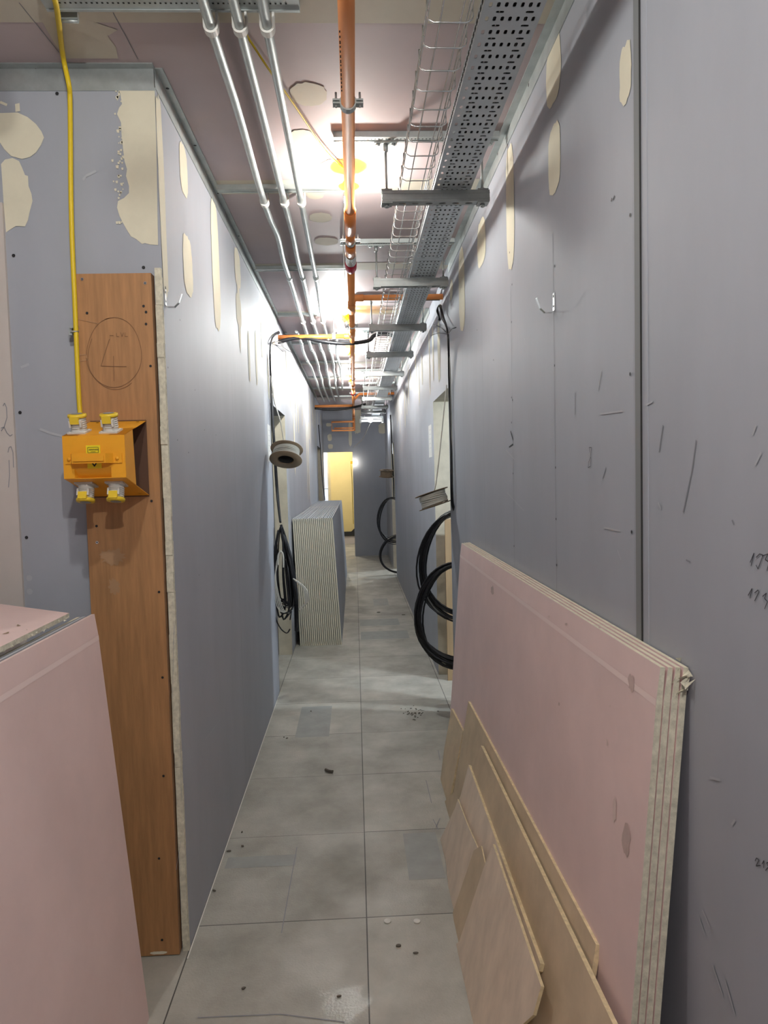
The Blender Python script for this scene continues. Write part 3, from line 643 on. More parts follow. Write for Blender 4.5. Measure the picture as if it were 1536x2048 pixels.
L0 = lamp((.008, 2.945, 2.800), 'lit bulb with orange hood hidden behind the pipe, nearest of the ceiling lamps')
lamp((-.040, 5.34, 2.795), 'lit bulb tilted to the left above the left orange branch pipe', (-.62, -.25, -.62), bm=M_bulbc)
lamp((.0, 6.93, 2.800), 'lit bulb behind the pipe, third ceiling lamp from the viewer', bm=M_bulbf)
lamp((-.008, 8.87, 2.800), 'lit bulb behind the pipe near the far red cap, fourth lamp from the viewer', bm=M_bulbf)
lamp((-.42, .95, 2.800), 'lit bulb out of view just before the yellow cable', bm=M_bulb2)
lamp((.236, -.35, 2.815), 'lit bulb out of view behind the viewer', bm=M_bulb3)
def cord(name, label, pts, r, m, cat='cable', n=6, group=None, sm=5):
    o = MB().tube(smooth_path(pts, sm), r, n).build(name, m, loc=pts[0]); return tag(o, label, cat, group)
cord('festoon_cable', 'thin yellow lamp cord slanting across the ceiling to the nearest bulb', [(-.42,.95,2.87), PZ(455,-8,2.86), PZ(520,112,2.855), PZ(590,212,2.855), PZ(650,300,2.86), (-.012,2.93,2.872)], .0034, M_yel)
cord('festoon_cable', 'pale cord along the left of the pipe from nearest bulb to tilted bulb', [(.0,2.96,2.872), (-.025,3.6,2.84), (-.03,4.4,2.83), (-.028,5.1,2.84), (-.018,5.33,2.86)], .003, M_wcable)
cord('festoon_cable', 'lamp cord along the pipe beyond the tilted bulb', [(-.018,5.35,2.882), (-.03,6.0,2.86), (.0,6.92,2.872), (-.03,7.9,2.84), (-.008,8.86,2.872)], .003, M_wcable)

# end wall lamp and LED batten
bt_ = thing('strip_lamp', 'white lit strip lamp hanging under the far end of the trays', 'lamp', (.30, 11.9, 2.54))
part(MB().tube([(.12,11.9,2.54),(.50,11.9,2.54)], .018, 14), 'tube', M_tube, bt_); part(MB().lathe([(0,-.04),(.03,-.025),(.038,0),(.03,.025),(0,.04)], (.30,11.86,2.545), n=12), 'bulb', M_spot, bt_)
e_ = MB()
for x in (.11, .49): e_.box(x, x+.035, 11.87, 11.93, 2.505, 2.57)
part(e_, 'end_cap', M_white, bt_); b_ = MB(); b_.box(.13,.49,11.88,11.92,2.575,2.60); b_.tube([(.2,11.9,2.6),(.2,11.9,2.64)],.004,6); b_.tube([(.45,11.9,2.6),(.45,11.9,2.64)],.004,6); part(b_, 'housing', M_white, bt_)
cord('festoon_cable', 'thin pale cable drooping from the far strip lamp to the doorway edge', [(.30,11.9,2.52), PY(735,858,12.4), PY(724,880,13.0), PY(712,890,13.4), PY(707,895,13.47)], .006, M_wcable)
ll = PY(707, 925, 13.40)
el_ = thing('doorway_lamp', 'small lit lamp with orange holder at the edge of the far doorway', 'lamp', ll)
part(MB().lathe([(0,-.03),(.018,-.024),(.026,.0),(.018,.024),(0,.03)], ll+Vector((.01,0,0)), (0,0,1), 12), 'bulb', mat('small bulb', (1,1,1), emit=(1,.93,.8), es=40), el_)
part(MB().tube([ll+Vector((-.015,0,0)), ll+Vector((-.06,0,0))], .026, 10), 'lamp_holder', M_hood, el_)
cord('festoon_cable', 'yellow cord hanging below the lamp at the far doorway', [ll+Vector((-.05,0,-.03)), PY(704,960,13.42), PY(705,1000,13.42), PY(707,1048,13.42)], .006, M_yel)

# ------------------------------------------------------------------ black cables across
cord('black_cable', 'thick black cable sagging across the corridor below the left orange branch pipe', [(XL-.02,5.70,2.695), PY(600,675,5.72), PY(645,683,5.72), PY(690,687,5.74), PY(735,682,5.77), (.195,5.78,2.756), (.27,5.79,2.772), (.35,5.80,2.760), (.41,5.80,2.735)], .017, M_black, n=10)
cord('black_cable', 'far black cable sagging below the far orange branch pipe', [(XL-.02,10.8,2.665), (-.3,10.82,2.64), (-.02,10.84,2.665), (.22,10.85,2.72)], .018, M_black)
cord('pipe_sleeve', 'short black sleeve sticking out of the right wall above the orange branch', [(.50,4.75,2.80),(.66,4.75,2.80)], .022, M_black, 'pipe', n=10, sm=1)

# ------------------------------------------------------------------ yellow supply cable, plywood, distribution box
cord('yellow_cable', 'thick yellow cable hanging from the ceiling down to the orange power box', [PZ(95,-25,2.86), PZ(112,8,2.85), (-.846,2.165,2.872), (-.842,2.19,2.80)]+[PY(x, y, 2.212) for x, y in ((140,200),(141,290),(142,400),(145,500),(149,590),(152,665),(156,760),(160,825))]+[(-.858,2.205,1.765)], .0075, M_yel, n=10)
cc = MB(); q = PY(149, 663, 2.212)
cc.tube([(q.x-.012,q.y-.001,q.z-.004),(q.x,q.y-.012,q.z-.002),(q.x+.013,q.y,q.z)], .0025, 6); cc.disc((q.x-.004,q.y-.0125,q.z+.012), (0,-1,0), .005); cc.box(q.x-.016,q.x-.006,q.y-.004,q.y+.03,q.z-.012,q.z+.012)
tag(cc.build('cable_clip', M_galv, loc=q), 'small steel clip holding the yellow cable beside the plywood', 'cable clip')
c2 = MB(); q = PZ(138, 34, 2.87); c2.box(q.x-.022, q.x+.025, q.y-.006, q.y+.008, 2.862, 2.885); c2.tube([(q.x-.02,q.y,2.86),(q.x+.025,q.y,2.858)], .005, 6)
tag(c2.build('cable_clip', M_galv, loc=q), 'steel clip fixing the yellow cable to the ceiling rail', 'cable clip')
pb = MB(); px0, px1, py0, py1, pz1 = -.862, -.626, 2.218, YF-.001, 2.238
pb.box(px0, px1, py0, py1, 0.004, pz1, 1, {'-y': 0, '+y': 0})
PB = ('Y', py0)
dots(pb, PB, ((174,626),(292,624),(287,612),(292,648),(193,1052),(318,1184),(325,1355),(327,1552),(318,1717),(324,1880),(301,732),(303,1002)), .0042, 2, sgn=-1)
dots(pb, PB, ((164,558),(290,566),(194,1085),(155,655)), .0048, 5, sgn=-1); dots(pb, PB, ((164,558),(290,566),(194,1085)), .002, 2, sgn=-1, off=.0024)
circ = [(232+ (55+2*math.sin(3*a))*math.cos(a)-4, 705+70*math.sin(a)) for a in [2*math.pi*k/40 for k in range(-12, 30)]]
stroke(pb, PB, circ, .0016, 3, sgn=-1); stroke(pb, PB, [(x+3, y+4) for x, y in circ[18:36]], .0014, 3, sgn=-1)
stroke(pb, PB, ((219,678),(208,712),(202,732),(226,733),(253,733)), .0018, 3, sgn=-1); stroke(pb, PB, ((227,712),(228,762)), .0018, 3, sgn=-1)
for pts in (((219,671),(227,671)), ((233,666),(233,673),(238,673)), ((241,665),(244,673),(247,665)), ((250,665),(250,673),(256,673))): stroke(pb, PB, pts, .0014, 3, sgn=-1)
stroke(pb, PB, ((156,710),(172,709),(174,720),(160,722)), .0025, 4, sgn=-1); stroke(pb, PB, ((154,638),(200,648)), .0016, 4, sgn=-1)
for q in ((216,1155,240,1190),(200,1095,250,1130)): px_blob(pb, PB, *q, 4, sgn=-1, jag=.35, power=2)
px_blob(pb, PB, 300, 1902, 335, 1908, 6, sgn=-1)
tag(pb.build('plywood_board', [M_ply, M_plyedge, M_dark, M_pencil2, mat('scraped wood', (0.40, 0.24, 0.13), 0.7), M_steel, M_comp], loc=(-.74, 2.236, 0)), 'tall narrow plywood backing board with a pencilled circled 4, fixed to the wall corner', 'plywood board')

bx = thing('power_distribution_box', 'orange steel power box with four yellow capped sockets on the plywood board', 'power box', (-.7475, 2.216, 1.65))
x0, x1, yf, yb, yt0 = -.835, -.660, 2.0, 2.214, 2.10
body = MB()
zf0, zf1 = 1.594, 1.716; zb0, zb1 = 1.537, 1.773
zs = lambda y: zf1+(zb1-zf1)*(y-yf)/(yb-yf); zt = lambda y: zf0+(zb0-zf0)*(y-yf)/(yb-yf)
# front with the pressed recess at the lower middle
rx0, rx1, rz = -.805, -.700, 1.625
body.face([(x0,yf,zf0),(rx0,yf,zf0),(rx0,yf,zf1),(x0,yf,zf1)]); body.face([(rx1,yf,zf0),(x1,yf,zf0),(x1,yf,zf1),(rx1,yf,zf1)]); body.face([(rx0,yf,rz+.02),(rx1,yf,rz+.02),(rx1,yf,zf1),(rx0,yf,zf1)])
body.face([(rx0+.006,yf+.02,zf0-.004),(rx1-.006,yf+.02,zf0-.004),(rx1,yf,rz),(rx0,yf,rz)]); body.face([(rx0,yf,rz),(rx1,yf,rz),(rx1,yf,rz+.02),(rx0,yf,rz+.02)])
body.face([(rx0,yf,zf0),(rx0+.006,yf+.02,zf0-.004),(rx0,yf,rz)]); body.face([(rx1,yf,zf0),(rx1,yf,rz),(rx1-.006,yf+.02,zf0-.004)])
for x in (x0, x1-.045): body.face([(x,yf,zs(yf)),(x+.045,yf,zs(yf)),(x+.045,yt0,zs(yt0)),(x,yt0,zs(yt0))])
ysd = 2.075
body.face([(x0,yf,zf1),(x1,yf,zf1),(x1,yb,zb1),(x0,yb,zb1)]); body.face([(x0,yf,zf0),(x0,yb,zb0),(x1,yb,zb0),(x1,yf,zf0)])
for x in (x0, x1): body.face([(x,yf,zf0),(x,ysd+.012,zt(ysd+.012)),(x,ysd,zs(ysd)),(x,yf,zf1)])
body.face([(x0,ysd,zs(ysd)),(x1,ysd,zs(ysd)),(x1,ysd+.012,zt(ysd+.012)),(x0,ysd+.012,zt(ysd+.012))], 1)
part(body, 'casing', [M_box, M_boxin], bx, solid=0.0016)
bkp = MB(); bkp.box(x0, x1, yb, yb+.003, zb0-.004, zb1+.004); part(bkp, 'back_plate', M_boxin, bx)
for p in ((x1-.02,yb-.02),(x0+.03,yb-.02)): part(MB().disc((p[0],p[1],zs(p[1])+.002), (0,0,1), .005), 'screw', M_dark, bx)
for p in ((x1-.02,yb-.03),(x0+.06,yb-.03)): part(MB().disc((p[0],p[1],zt(p[1])-.002), (0,0,1), .005), 'screw', M_dark, bx)
hd = MB(); hz0, hz1 = 1.636, 1.664
hp = [(-.828,yf-.001),(-.812,yf-.001),(-.800,yf-.026),(-.705,yf-.026),(-.692,yf-.001),(-.668,yf-.001)]
for a, b in zip(hp, hp[1:]): hd.prism([(a[0],a[1],hz0),(b[0],b[1],hz0),(b[0],b[1]-.0035,hz0),(a[0],a[1]-.0035,hz0)], (0,0,hz1-hz0))
hd.box(-.795,-.71,yf-.0335,yf-.029,hz0+.006,hz1-.008)
for x in (-.817,-.681): hd.lathe([(.006,0),(.005,.004),(0,.005)], (x,yf-.004,1.649), (0,-1,0), 12)
part(hd, 'handle', M_box, bx)
la = MB(); la.box(-.769,-.729,yf-.0022,yf-.001,1.662,1.688,0)
fr_ = [(-.764,yf-.0026,1.682),(-.734,yf-.0026,1.682),(-.734,yf-.0026,1.667),(-.764,yf-.0026,1.667),(-.764,yf-.0026,1.682)]
la.ribbon(fr_, (0,1,0), .0012, 1)
for k in range(9): xx = -.7605+k*.0031; la.ribbon([(xx,yf-.0026,1.673),(xx+.0012,yf-.0026,1.678),(xx+.0024,yf-.0026,1.6735)], (0,1,0), .0009, 1)
la.ribbon([(-.756,yf-.0026,1.6695),(-.742,yf-.0026,1.6695)], (0,1,0), .001, 1)
part(la, 'warning_sticker', [M_stick, M_dark], bx)
lb = MB(); lb.box(-.767,-.727,yf-.0022,yf-.001,1.622,1.660,0)
lb.face([(-.7565,yf-.0026,1.640),(-.7515,yf-.0026,1.640),(-.747,yf-.0026,1.632),(-.7425,yf-.0026,1.640),(-.7375,yf-.0026,1.640),(-.7455,yf-.0026,1.627),(-.7485,yf-.0026,1.627)], 1)
part(lb, 'warning_triangle_sticker', [M_stick, M_dark], bx)
def socket(cx, yy, up):
    nrm = Vector((0, -(zb1-zf1)/(yb-yf), 1)).normalized() if up else Vector((0, -(zf0-zb0)/(yb-yf), -1)).normalized()
    z = zs(yy) if up else zt(yy); xa = Vector((1,0,0)); ya = nrm.cross(xa) if not up else nrm.cross(xa)
    fa = Vector((0,-1,0)); fa = (fa - nrm*fa.dot(nrm)).normalized()
    M = Matrix(((xa.x, fa.x, nrm.x, cx), (xa.y, fa.y, nrm.y, yy), (xa.z, fa.z, nrm.z, z), (0,0,0,1)))  # local y = towards the viewer, z = out of the box
    b = MB(); b.box(-.026,.026,-.026,.026,.001,.006)
    b.lathe([(.023,.006),(.0215,.012),(.0205,.040),(.021,.046),(0,.046)], (0,0,0), (0,0,1), 20)
    for k in range(5): b.lathe([(.021,.014+k*.006),(.0232,.0155+k*.006),(.0232,.0175+k*.006),(.021,.019+k*.006)], (0,0,0), (0,0,1), 20)
    b.box(-.0175,-.0125,.012,.0255,.020,.040); b.box(.0125,.0175,.012,.0255,.020,.040)
    for sx in (-.02,.02):
        for sy_ in (-.02,.02): b.lathe([(.003,.006),(.0025,.0075),(0,.0075)], (sx,sy_,0), (0,0,1), 8)
    o = part(b.xf(M), 'socket', M_sock, bx)
    l = MB(); l.lathe([(0,.046),(.0255,.046),(.0265,.049),(.0255,.055),(0,.0565)], (0,0,0), (0,0,1), 20); l.box(-.012,.012,-.029,-.02,.044,.054)
    part(l.xf(M), 'hinged_lid', M_lid, o)
    t_ = MB(); t_.box(-.0125,.0125,.019,.0285,.030,.051); part(t_.xf(M), 'lid_catch', M_lid, o)
    g_ = MB(); g_.disc((0,0,.0568), (0,0,1), .016); part(g_.xf(M), 'lid_disc', M_gcable, o)
for cx, yy, up in ((-.803,2.045,True),(-.712,2.045,True),(-.796,2.06,False),(-.708,2.06,False)): socket(cx, yy, up)

# ------------------------------------------------------------------ wall hooks
def hook(xw, y, z, s_, label):
    h = MB(); w = .0075
    h.prism([(xw+s_*.0005,y-w,z+.028),(xw+s_*.0025,y-w,z+.028),(xw+s_*.0025,y-w,z-.024),(xw+s_*.0005,y-w,z-.024)], (0,2*w,0))
    pr_ = [(0,-.024),(.008,-.031),(.030,-.031),(.044,-.018),(.052,.004),(.055,.012)]
    for a, b in zip(pr_, pr_[1:]): h.prism([(xw+s_*a[0],y-w,z+a[1]),(xw+s_*b[0],y-w,z+b[1]),(xw+s_*b[0],y-w,z+b[1]+.002),(xw+s_*a[0],y-w,z+a[1]+.002)], (0,2*w,0))
    h.disc((xw+s_*.003,y,z+.018), (s_,0,0), .004, 1); h.disc((xw+s_*.003,y,z-.012), (s_,0,0), .004, 1)
    return tag(h.build('wall_hook', [M_steel, M_dark], loc=(xw, y, z)), label, 'hook', 'steel hooks on the walls')
hook(XR, 2.075, 2.093, -1, 'small bent steel hook on the right wall'); hook(XL, 2.275, 2.175, 1, 'small bent steel hook on the left wall near the plywood corner')

# ------------------------------------------------------------------ pink boards leaning on the right wall
def lean_board(name, label, xb, k, y0, y1, H, t, side, mats, group, cat='board', ms=(0,1,2), torn=False, extra=None):
    """board on its long edge, plane x = xb + k*z for its corridor face; side=+1 means it gets thicker to +x"""
    nx, nz = 1/math.sqrt(1+k*k), -k/math.sqrt(1+k*k); ux, uz = k/math.sqrt(1+k*k), 1/math.sqrt(1+k*k)
    b = MB(); hs = [0, .0004, H-.055, H] ; fr = [0, 0, 0, .0014]
    def P_(h, d, y): return Vector((xb+ux*h+side*nx*d, y, max(0, uz*h+side*nz*d)))
    prof = [(0,0),(H-.06,0),(H,.0032),(H,t),(0,t)]
    A = [P_(h,d,y0) for h,d in prof]; B = [P_(h,d,y1) for h,d in prof]
    sl = [0,0,2,1,0]
    slots = [ms[0], ms[0], ms[2], ms[0], ms[1]]
    b.face(A[::-1], ms[1]); b.face(B, ms[1])
    for i in range(5):
        j = (i+1) % 5; b.face([A[i],A[j],B[j],B[i]], slots[i])
    if torn:
        c = P_(H, t*.5, y0)
        for k_ in range(16):
            o = Vector((random.uniform(-.012,.0), random.uniform(-.02,.03), random.uniform(-.05,.006))); s_ = random.uniform(.008,.02)
            b.face([c+o+Vector([random.uniform(-s_,s_) for _ in range(3)]) for _ in range(3)], random.choice((ms[1],ms[2],ms[1])))
    if len(mats) > 3:
        q = [P_(h, -.0005, y) for h, y in ((H-.075,y0),(H-.062,y0),(H-.062,y1),(H-.075,y1))]; b.face(q, 3)  # lighter strip paints the highlight along the taper crease
    if extra: extra(b, xb, k)
    o = b.build(name, mats, loc=(xb, (y0+y1)/2, 0)); return tag(o, label, cat, group)
GP = 'pink boards leaning on the right wall'
M_creaselight = mat('crease highlight', (0.86, 0.70, 0.665), 0.6)  # paler pink, a painted highlight on the taper crease
M_stain = mat('board stain', (0.55, 0.42, 0.385), 0.7, var=0.1, scale=30)
def stains(b, xb, k):
    def poly(pts, m, d=.0009): b.face([plane_pt(x, y, xb-d, k) for x, y in pts], m)
    def spot(cx, cy, rx, ry, m): poly([(cx+rx*math.cos(a)*random.uniform(.6,1.1), cy+ry*math.sin(a)*random.uniform(.6,1.1)) for a in [2*math.pi*q/14 for q in range(14)]], m)
    for q in ((1262,1365,7,20), (1252,1680,9,38), (1118,1408,2,4), (985,1180,4,10), (1132,1248,3,3)): spot(*q, 4)
    for q in ((1098,1233,3,3), (1214,1485,2,8), (1229,1620,5,30), (1220,1412,2,3), (1200,1255,3,2)): spot(*q, 5)
def plane_pt(px, py, xb, k):
    d = ray(px, py); return CAM + d*((xb-CAM.x+k*CAM.z)/(d.x-k*d.z))
kb = .0818; lab = ['pink plasterboard sheet on the right, front of four leaning on the wall', 'second plasterboard sheet behind the front pink one on the right wall', 'third plasterboard sheet from the front in the pink stack on the right', 'rearmost plasterboard sheet with a torn corner, touching the right wall']
for i in range(4):
    lean_board('plasterboard_sheet', lab[i], .4640+i*.0138, kb, (1.243,1.241,1.239,1.236)[i], 3.64+.012*i, 1.211, .0122, 1, [M_pink, M_gyp, M_edge, M_creaselight, M_stain, M_pinkedge], GP, torn=(i == 3), extra=stains if i == 0 else None)
# offcuts in front of the pink sheets
def offcut(name, label, xb, k, pix, floor_y, mats, th=.0115):
    top = [plane_pt(x, y, xb, k) for x, y in pix]
    pts = top + [Vector((xb, y, 0.001)) for y in floor_y]
    nrm = Vector((1, 0, -k)).normalized()*th
    for p in pts: p.z = max(p.z, .001)
    b = MB(); b.prism(pts, nrm, 0, 1); b.v = [Vector((p.x, p.y, max(p.z, .0008))) for p in b.v]
    return tag(b.build(name, mats, loc=(xb, floor_y[0], 0)), label, 'board offcut', 'board offcuts in front of the pink sheets')
MT, MT2 = [M_tan, M_tanedge], [M_tan2, M_tanedge]
offcut('board_offcut', 'small tan board offcut farthest away at the far end of the pink sheets', 0.402, .235, [(888,1500),(903,1417),(926,1462)], [3.15, 3.44], MT)
offcut('board_offcut', 'longest tan board offcut, touching the front pink sheet', 0.392, .20, [(907,1584),(936.6,1402.6),(1191.8,1888.6),(1182.6,1948.7)], [1.50, 3.20], MT)
offcut('board_offcut', 'long brownish board offcut running out of frame at the bottom right', 0.366, .215, [(947,1526),(962,1491),(1262,2125)], [1.22, 2.86], MT)
offcut('board_offcut', 'pale tan board offcut behind the front speckled one', 0.328, .29, [(921,1592),(937.3,1529.5),(1080.6,1927),(1077,1942)], [1.90, 2.86], MT2)
offcut('board_offcut', 'small pale board piece with slanted top beside the floor', 0.316, .27, [(888.4,1691.7),(915.4,1598),(935,1650),(962,1710)], [2.30, 2.52], MT2, .004)
offcut('board_offcut', 'dark tan strip of board wedged behind the speckled offcut', 0.308, .27, [(905.6,1824.8),(947.5,1700.8),(962,1691.7),(970,1727)], [2.12, 2.32], MT, .004)
offcut('board_offcut', 'front speckled pale board offcut nearest the floor aisle', 0.298, .26, [(918.3,1883),(969.4,1729),(985.8,1688),(1082,1972.5),(1066,2030)], [1.74, 2.20], MT2, .008)
tb = MB(); tb.box(.385, .43, 1.2, 1.80, .002, .04); tag(tb.build('timber_batten', M_wood, loc=(.4,1.5,0)), 'short brown timber batten lying under the offcuts at the bottom', 'timber')

# ------------------------------------------------------------------ left front boards
GL = 'boards stacked at the left front'
kl = -.0825
lean_board('plasterboard_sheet', 'large pink plasterboard sheet at the left front, facing the aisle', -.648, kl, -.40, 1.955, 1.212, .0122, -1, [M_pink, M_gyp, M_pinkedge, M_creaselight], GL)
lean_board('plasterboard_sheet', 'bluish grey board just behind the large left pink sheet', -.674, kl, -.40, 1.955, 1.206, .0122, -1, [M_greyface, M_gyp, M_scuff], GL)
fb_ = MB(); fz = 1.222
fpts = [(-.800,1.905,fz), (-.792,1.2,fz), (-.792,-.3,fz), (-1.36,-.3,fz+.02), (-1.36,2.04,fz+.02), (-1.05,2.03,fz+.01)]
fb_.prism(fpts, (0,0,-.0125), 0, 1)
for k in range(150):
    y_ = random.uniform(.9,1.9); c = Vector((-.796+random.uniform(-.004,.004), y_, fz-.006+random.uniform(-.006,.005))); s_ = random.uniform(.002,.007)
    fb_.face([c+Vector([random.uniform(-s_,s_) for _ in range(3)]) for _ in range(3)], 1)
tag(fb_.build('plasterboard_sheet', [M_pink, M_gyp], loc=(-1.0,1,fz)), 'pink board lying flat on the left stack with a crumbled edge', 'board', GL)
for i, x in enumerate((-.70, -1.22)):
    lean_board('plasterboard_sheet', ('board standing third in the left stack under the flat pink one', 'board standing at the back of the left stack, carrying the flat pink one')[i], x, kl, -.40, 1.98, 1.20, .0122, -1, [M_greyface, M_gyp, M_edge], GL)
cr = MB()
for k in range(10):
    c = Vector((random.uniform(-.86,-.80), random.uniform(1.2,1.75), fz+.004)); s_ = .008
    cr.face([c+Vector((random.uniform(-s_,s_),random.uniform(-s_,s_)*2,random.uniform(-.002,.003))) for _ in range(4)])
o = cr.build('plaster_crumbs', M_card, loc=(-.83,1.5,fz)); tag(o, 'crumbs of plaster on the flat pink board', 'debris'); o['kind'] = 'stuff'

# ------------------------------------------------------------------ grey board stack by the left wall
ordn = ['first','second','third','fourth','fifth','sixth','seventh','eighth','ninth','tenth','eleventh','twelfth','thirteenth','fourteenth','fifteenth','sixteenth','seventeenth','eighteenth','nineteenth','twentieth','twenty-first']
NB = 21; pitch = .396/NB; 
def stack(y0, L, n, xr, where, grp, rnd=.006):
    for i in range(n):
        lb_ = f'{ordn[i]} grey plasterboard from the aisle side in the {where} upright stack by the left wall'
        lean_board('grey_plasterboard', lb_, xr-i*pitch, -.045+.0155*i/NB, y0+random.uniform(-rnd, rnd)*.4, y0+L, 1.2+random.uniform(-.002,.002), pitch-.005, -1, [M_greyface, M_endA, M_scuff], grp)
stack(6.364, 2.395, NB, -.163, 'near', 'grey boards of the near stack')
stack(8.79, 2.36, NB, -.168, 'far', 'grey boards of the far stack')

# ------------------------------------------------------------------ cable coils, reels, bundles
def coil(name, label, c, ra, rb, ang, turns, r, m, jit=.02, parent=None, arc=None, seed=1, squash=1):
    rnd = random.Random(seed); b = MB(); u = Vector((math.cos(ang), math.sin(ang), 0)); nrm = Vector((-math.sin(ang), math.cos(ang), 0))
    P = [(rnd.uniform(-jit, jit)*1.6, rnd.uniform(-jit,jit)*1.6, rnd.uniform(-jit,jit)*.35, rnd.uniform(-jit,jit)*1.2, rnd.uniform(-jit,jit)*.3) for _ in range(turns+1)]; path = []; N = 36
    for k in range(turns):
        for j in range(N):
            f = j/N; f = f*f*(3-2*f); fa, fb2, du, dn, dz = [p_*(1-f)+q_*f for p_, q_ in zip(P[k], P[k+1])]
            a = 2*math.pi*j/N + math.pi/2
            path.append(Vector(c)+u*(ra*(1+fa)*math.cos(a)*(1-.12*math.sin(a))+du)+Vector((0,0,1))*(rb*(1+fb2)*math.sin(a)+dz-rb*fb2)+nrm*(dn+.012*math.sin(2*a)))
    b.tube(path, r, 6)
    if parent is None: return tag(b.build(name, m, loc=c), label, 'cable coil', 'black cable coils')
    return part(b, name, m, parent)
def reel(name, label, c, axis, R, hub, gap, wire_m, roll=0):
    t = thing(name, label, 'cable reel', c, 'cable reels hanging at the door edges'); ax = Vector(axis).normalized()
    for s_ in (-1, 1):
        h = s_*gap/2
        MB().lathe([(hub*.9,h-.002),(R,h-.002),(R,h+.002),(hub*.9,h+.002),(hub*.9,h-.002)], (0,0,0), ax, 36).build('flange', M_card, t)
    MB().lathe([(hub*.9,-gap/2),(hub*.9,gap/2)], (0,0,0), ax, 24).build('core', M_card, t)
    u = ax.orthogonal().normalized(); w = ax.cross(u); path = []; n = 8
    for k in range(n*2*24):
        tn = k/24; q = int(tn)//n; h = (tn % n)/n; h = (h if q == 0 else 1-h)-.5
        a = 2*math.pi*tn; r_ = R*(.66+.10*q)+.002*math.sin(5*tn)
        path.append((u*math.cos(a)+w*math.sin(a))*r_+ax*(h*gap*.86+.004*math.sin(a+tn)))
    wv = MB(); wv.tube(path, gap*.066, 6)
    MB().lathe([(hub*.8,-gap/2+.003),(hub*.8,gap/2-.003),(0,gap/2-.003)], (0,0,0), ax, 20).build('core_shade', M_gap, t)  # near-black insert: shade of the hollow core put into its colour
    wv.build('wound_cable', wire_m, t); return t
rL = PY(572.5, 909, 4.72)
rel = reel('cable_reel', 'cardboard cable reel tilted towards the viewer, hanging at the left door edge', rL, (.06, .50, .86), .112, .062, .085, M_wcable)
lbm = MB(); lbm.box(-.045,.045,-.004,.0,-.001,.001)
cord('white_cable', 'thin white cable from the ceiling knot down to the left reel', [PX(541,752,XL+.035), PX(548,800,XL+.04), PY(560,840,4.74), PY(566,874,4.74), rL+Vector((-.01,.02,.05))], .004, M_wcable)
rR = PY(867, 998, 4.40)
reel('cable_reel', 'cable reel of white wire seen edge on, hanging at the right door edge', rR, (-.28, .10, .93), .112, .055, .088, M_wcable)
rF = PY(773, 947, 10.35)
reel('cable_reel', 'far cable reel hanging at the far right door edge', rF, (.05, -.15, 1), .115, .06, .10, M_card)
# right door: hanging cable and two black coils
c1 = PY(920, 1127, 4.62); c2_ = PY(918, 1230, 4.56)
coil('black_cable_coil', 'upper black cable coil hanging in the right doorway', c1, .270, .36, -.30, 16, .0070, M_black, .045, seed=3)
coil('black_cable_coil', 'lower black cable coil hanging in the right doorway', c2_, .280, .350, -.24, 18, .0070, M_black, .05, seed=5)
coil('grey_cable_coil', 'thin pale cable loops among the black coils in the right doorway', c1+Vector((0,.03,-.02)), .27, .355, -.30, 3, .0035, M_gcable, .03, seed=8)['group'] = 'pale cable loops'
hb = thing('hanging_cables', 'black cable drop tied at a knot beside the right door edge', 'cable', PX(896,668,XR-.02))
kn = PX(896, 668, XR-.035)
for k in range(4):
    j = lambda s_=.008: Vector((random.uniform(-s_,s_), random.uniform(-s_,s_), random.uniform(-s_,s_)))
    part(MB().tube(smooth_path([PX(880,640,XR-.02)+j(), PX(875,620,XR-.03)+j(), PX(880,612,XR-.03)+j(), PX(885,635,XR-.03)+j(), kn+j(.003), PX(898,760,XR-.02)+j(.004), PX(902,900,XR-.018)+j(.004), PX(905,1010,XR-.015)+j(.004), c1+Vector((0,-.06,.36))], 5), .0045, 6), 'black_cable', M_black, hb)
for k in range(2): part(MB().tube(smooth_path([kn, PX(899+2*k,760,XR-.014), PX(902+2*k,900,XR-.012), PX(905+k,1000,XR-.012)], 5), .0035, 6), 'grey_cable', M_gcable, hb)
for e in ((866,648),(862,671),(912,655),(873,652)): part(MB().tube([kn, (kn+PX(*e, XR-.05))/2+Vector((0,0,.012)), PX(*e, XR-.05)], .0025, 5), 'cable_tie', M_black, hb)
cord('white_cable', 'thin white cable slanting down the right doorway to the reel', [PX(893,770,XR-.01), PY(884,860,4.40), PY(873,960,4.40), rR+Vector((0,0,.04))], .004, M_wcable)
# far right door coils
f1 = PY(785, 1040, 10.75); f2 = PY(800, 1108, 10.75)
coil('black_cable_coil', 'upper thin black cable coil at the far right doorway', f1, .24, .35, -.15, 9, .0065, M_black, .06, seed=11)
coil('black_cable_coil', 'lower thick black cable coil at the far right doorway', f2, .31, .30, -.1, 7, .010, M_black, .03, seed=12)
cord('black_cable', 'black cable hanging down the far right door edge to the far coils', [PX(781,830,XR-.03), PX(784,900,XR-.03), PX(787,960,XR-.03), f1+Vector((.03,0,.35))], .010, M_black)
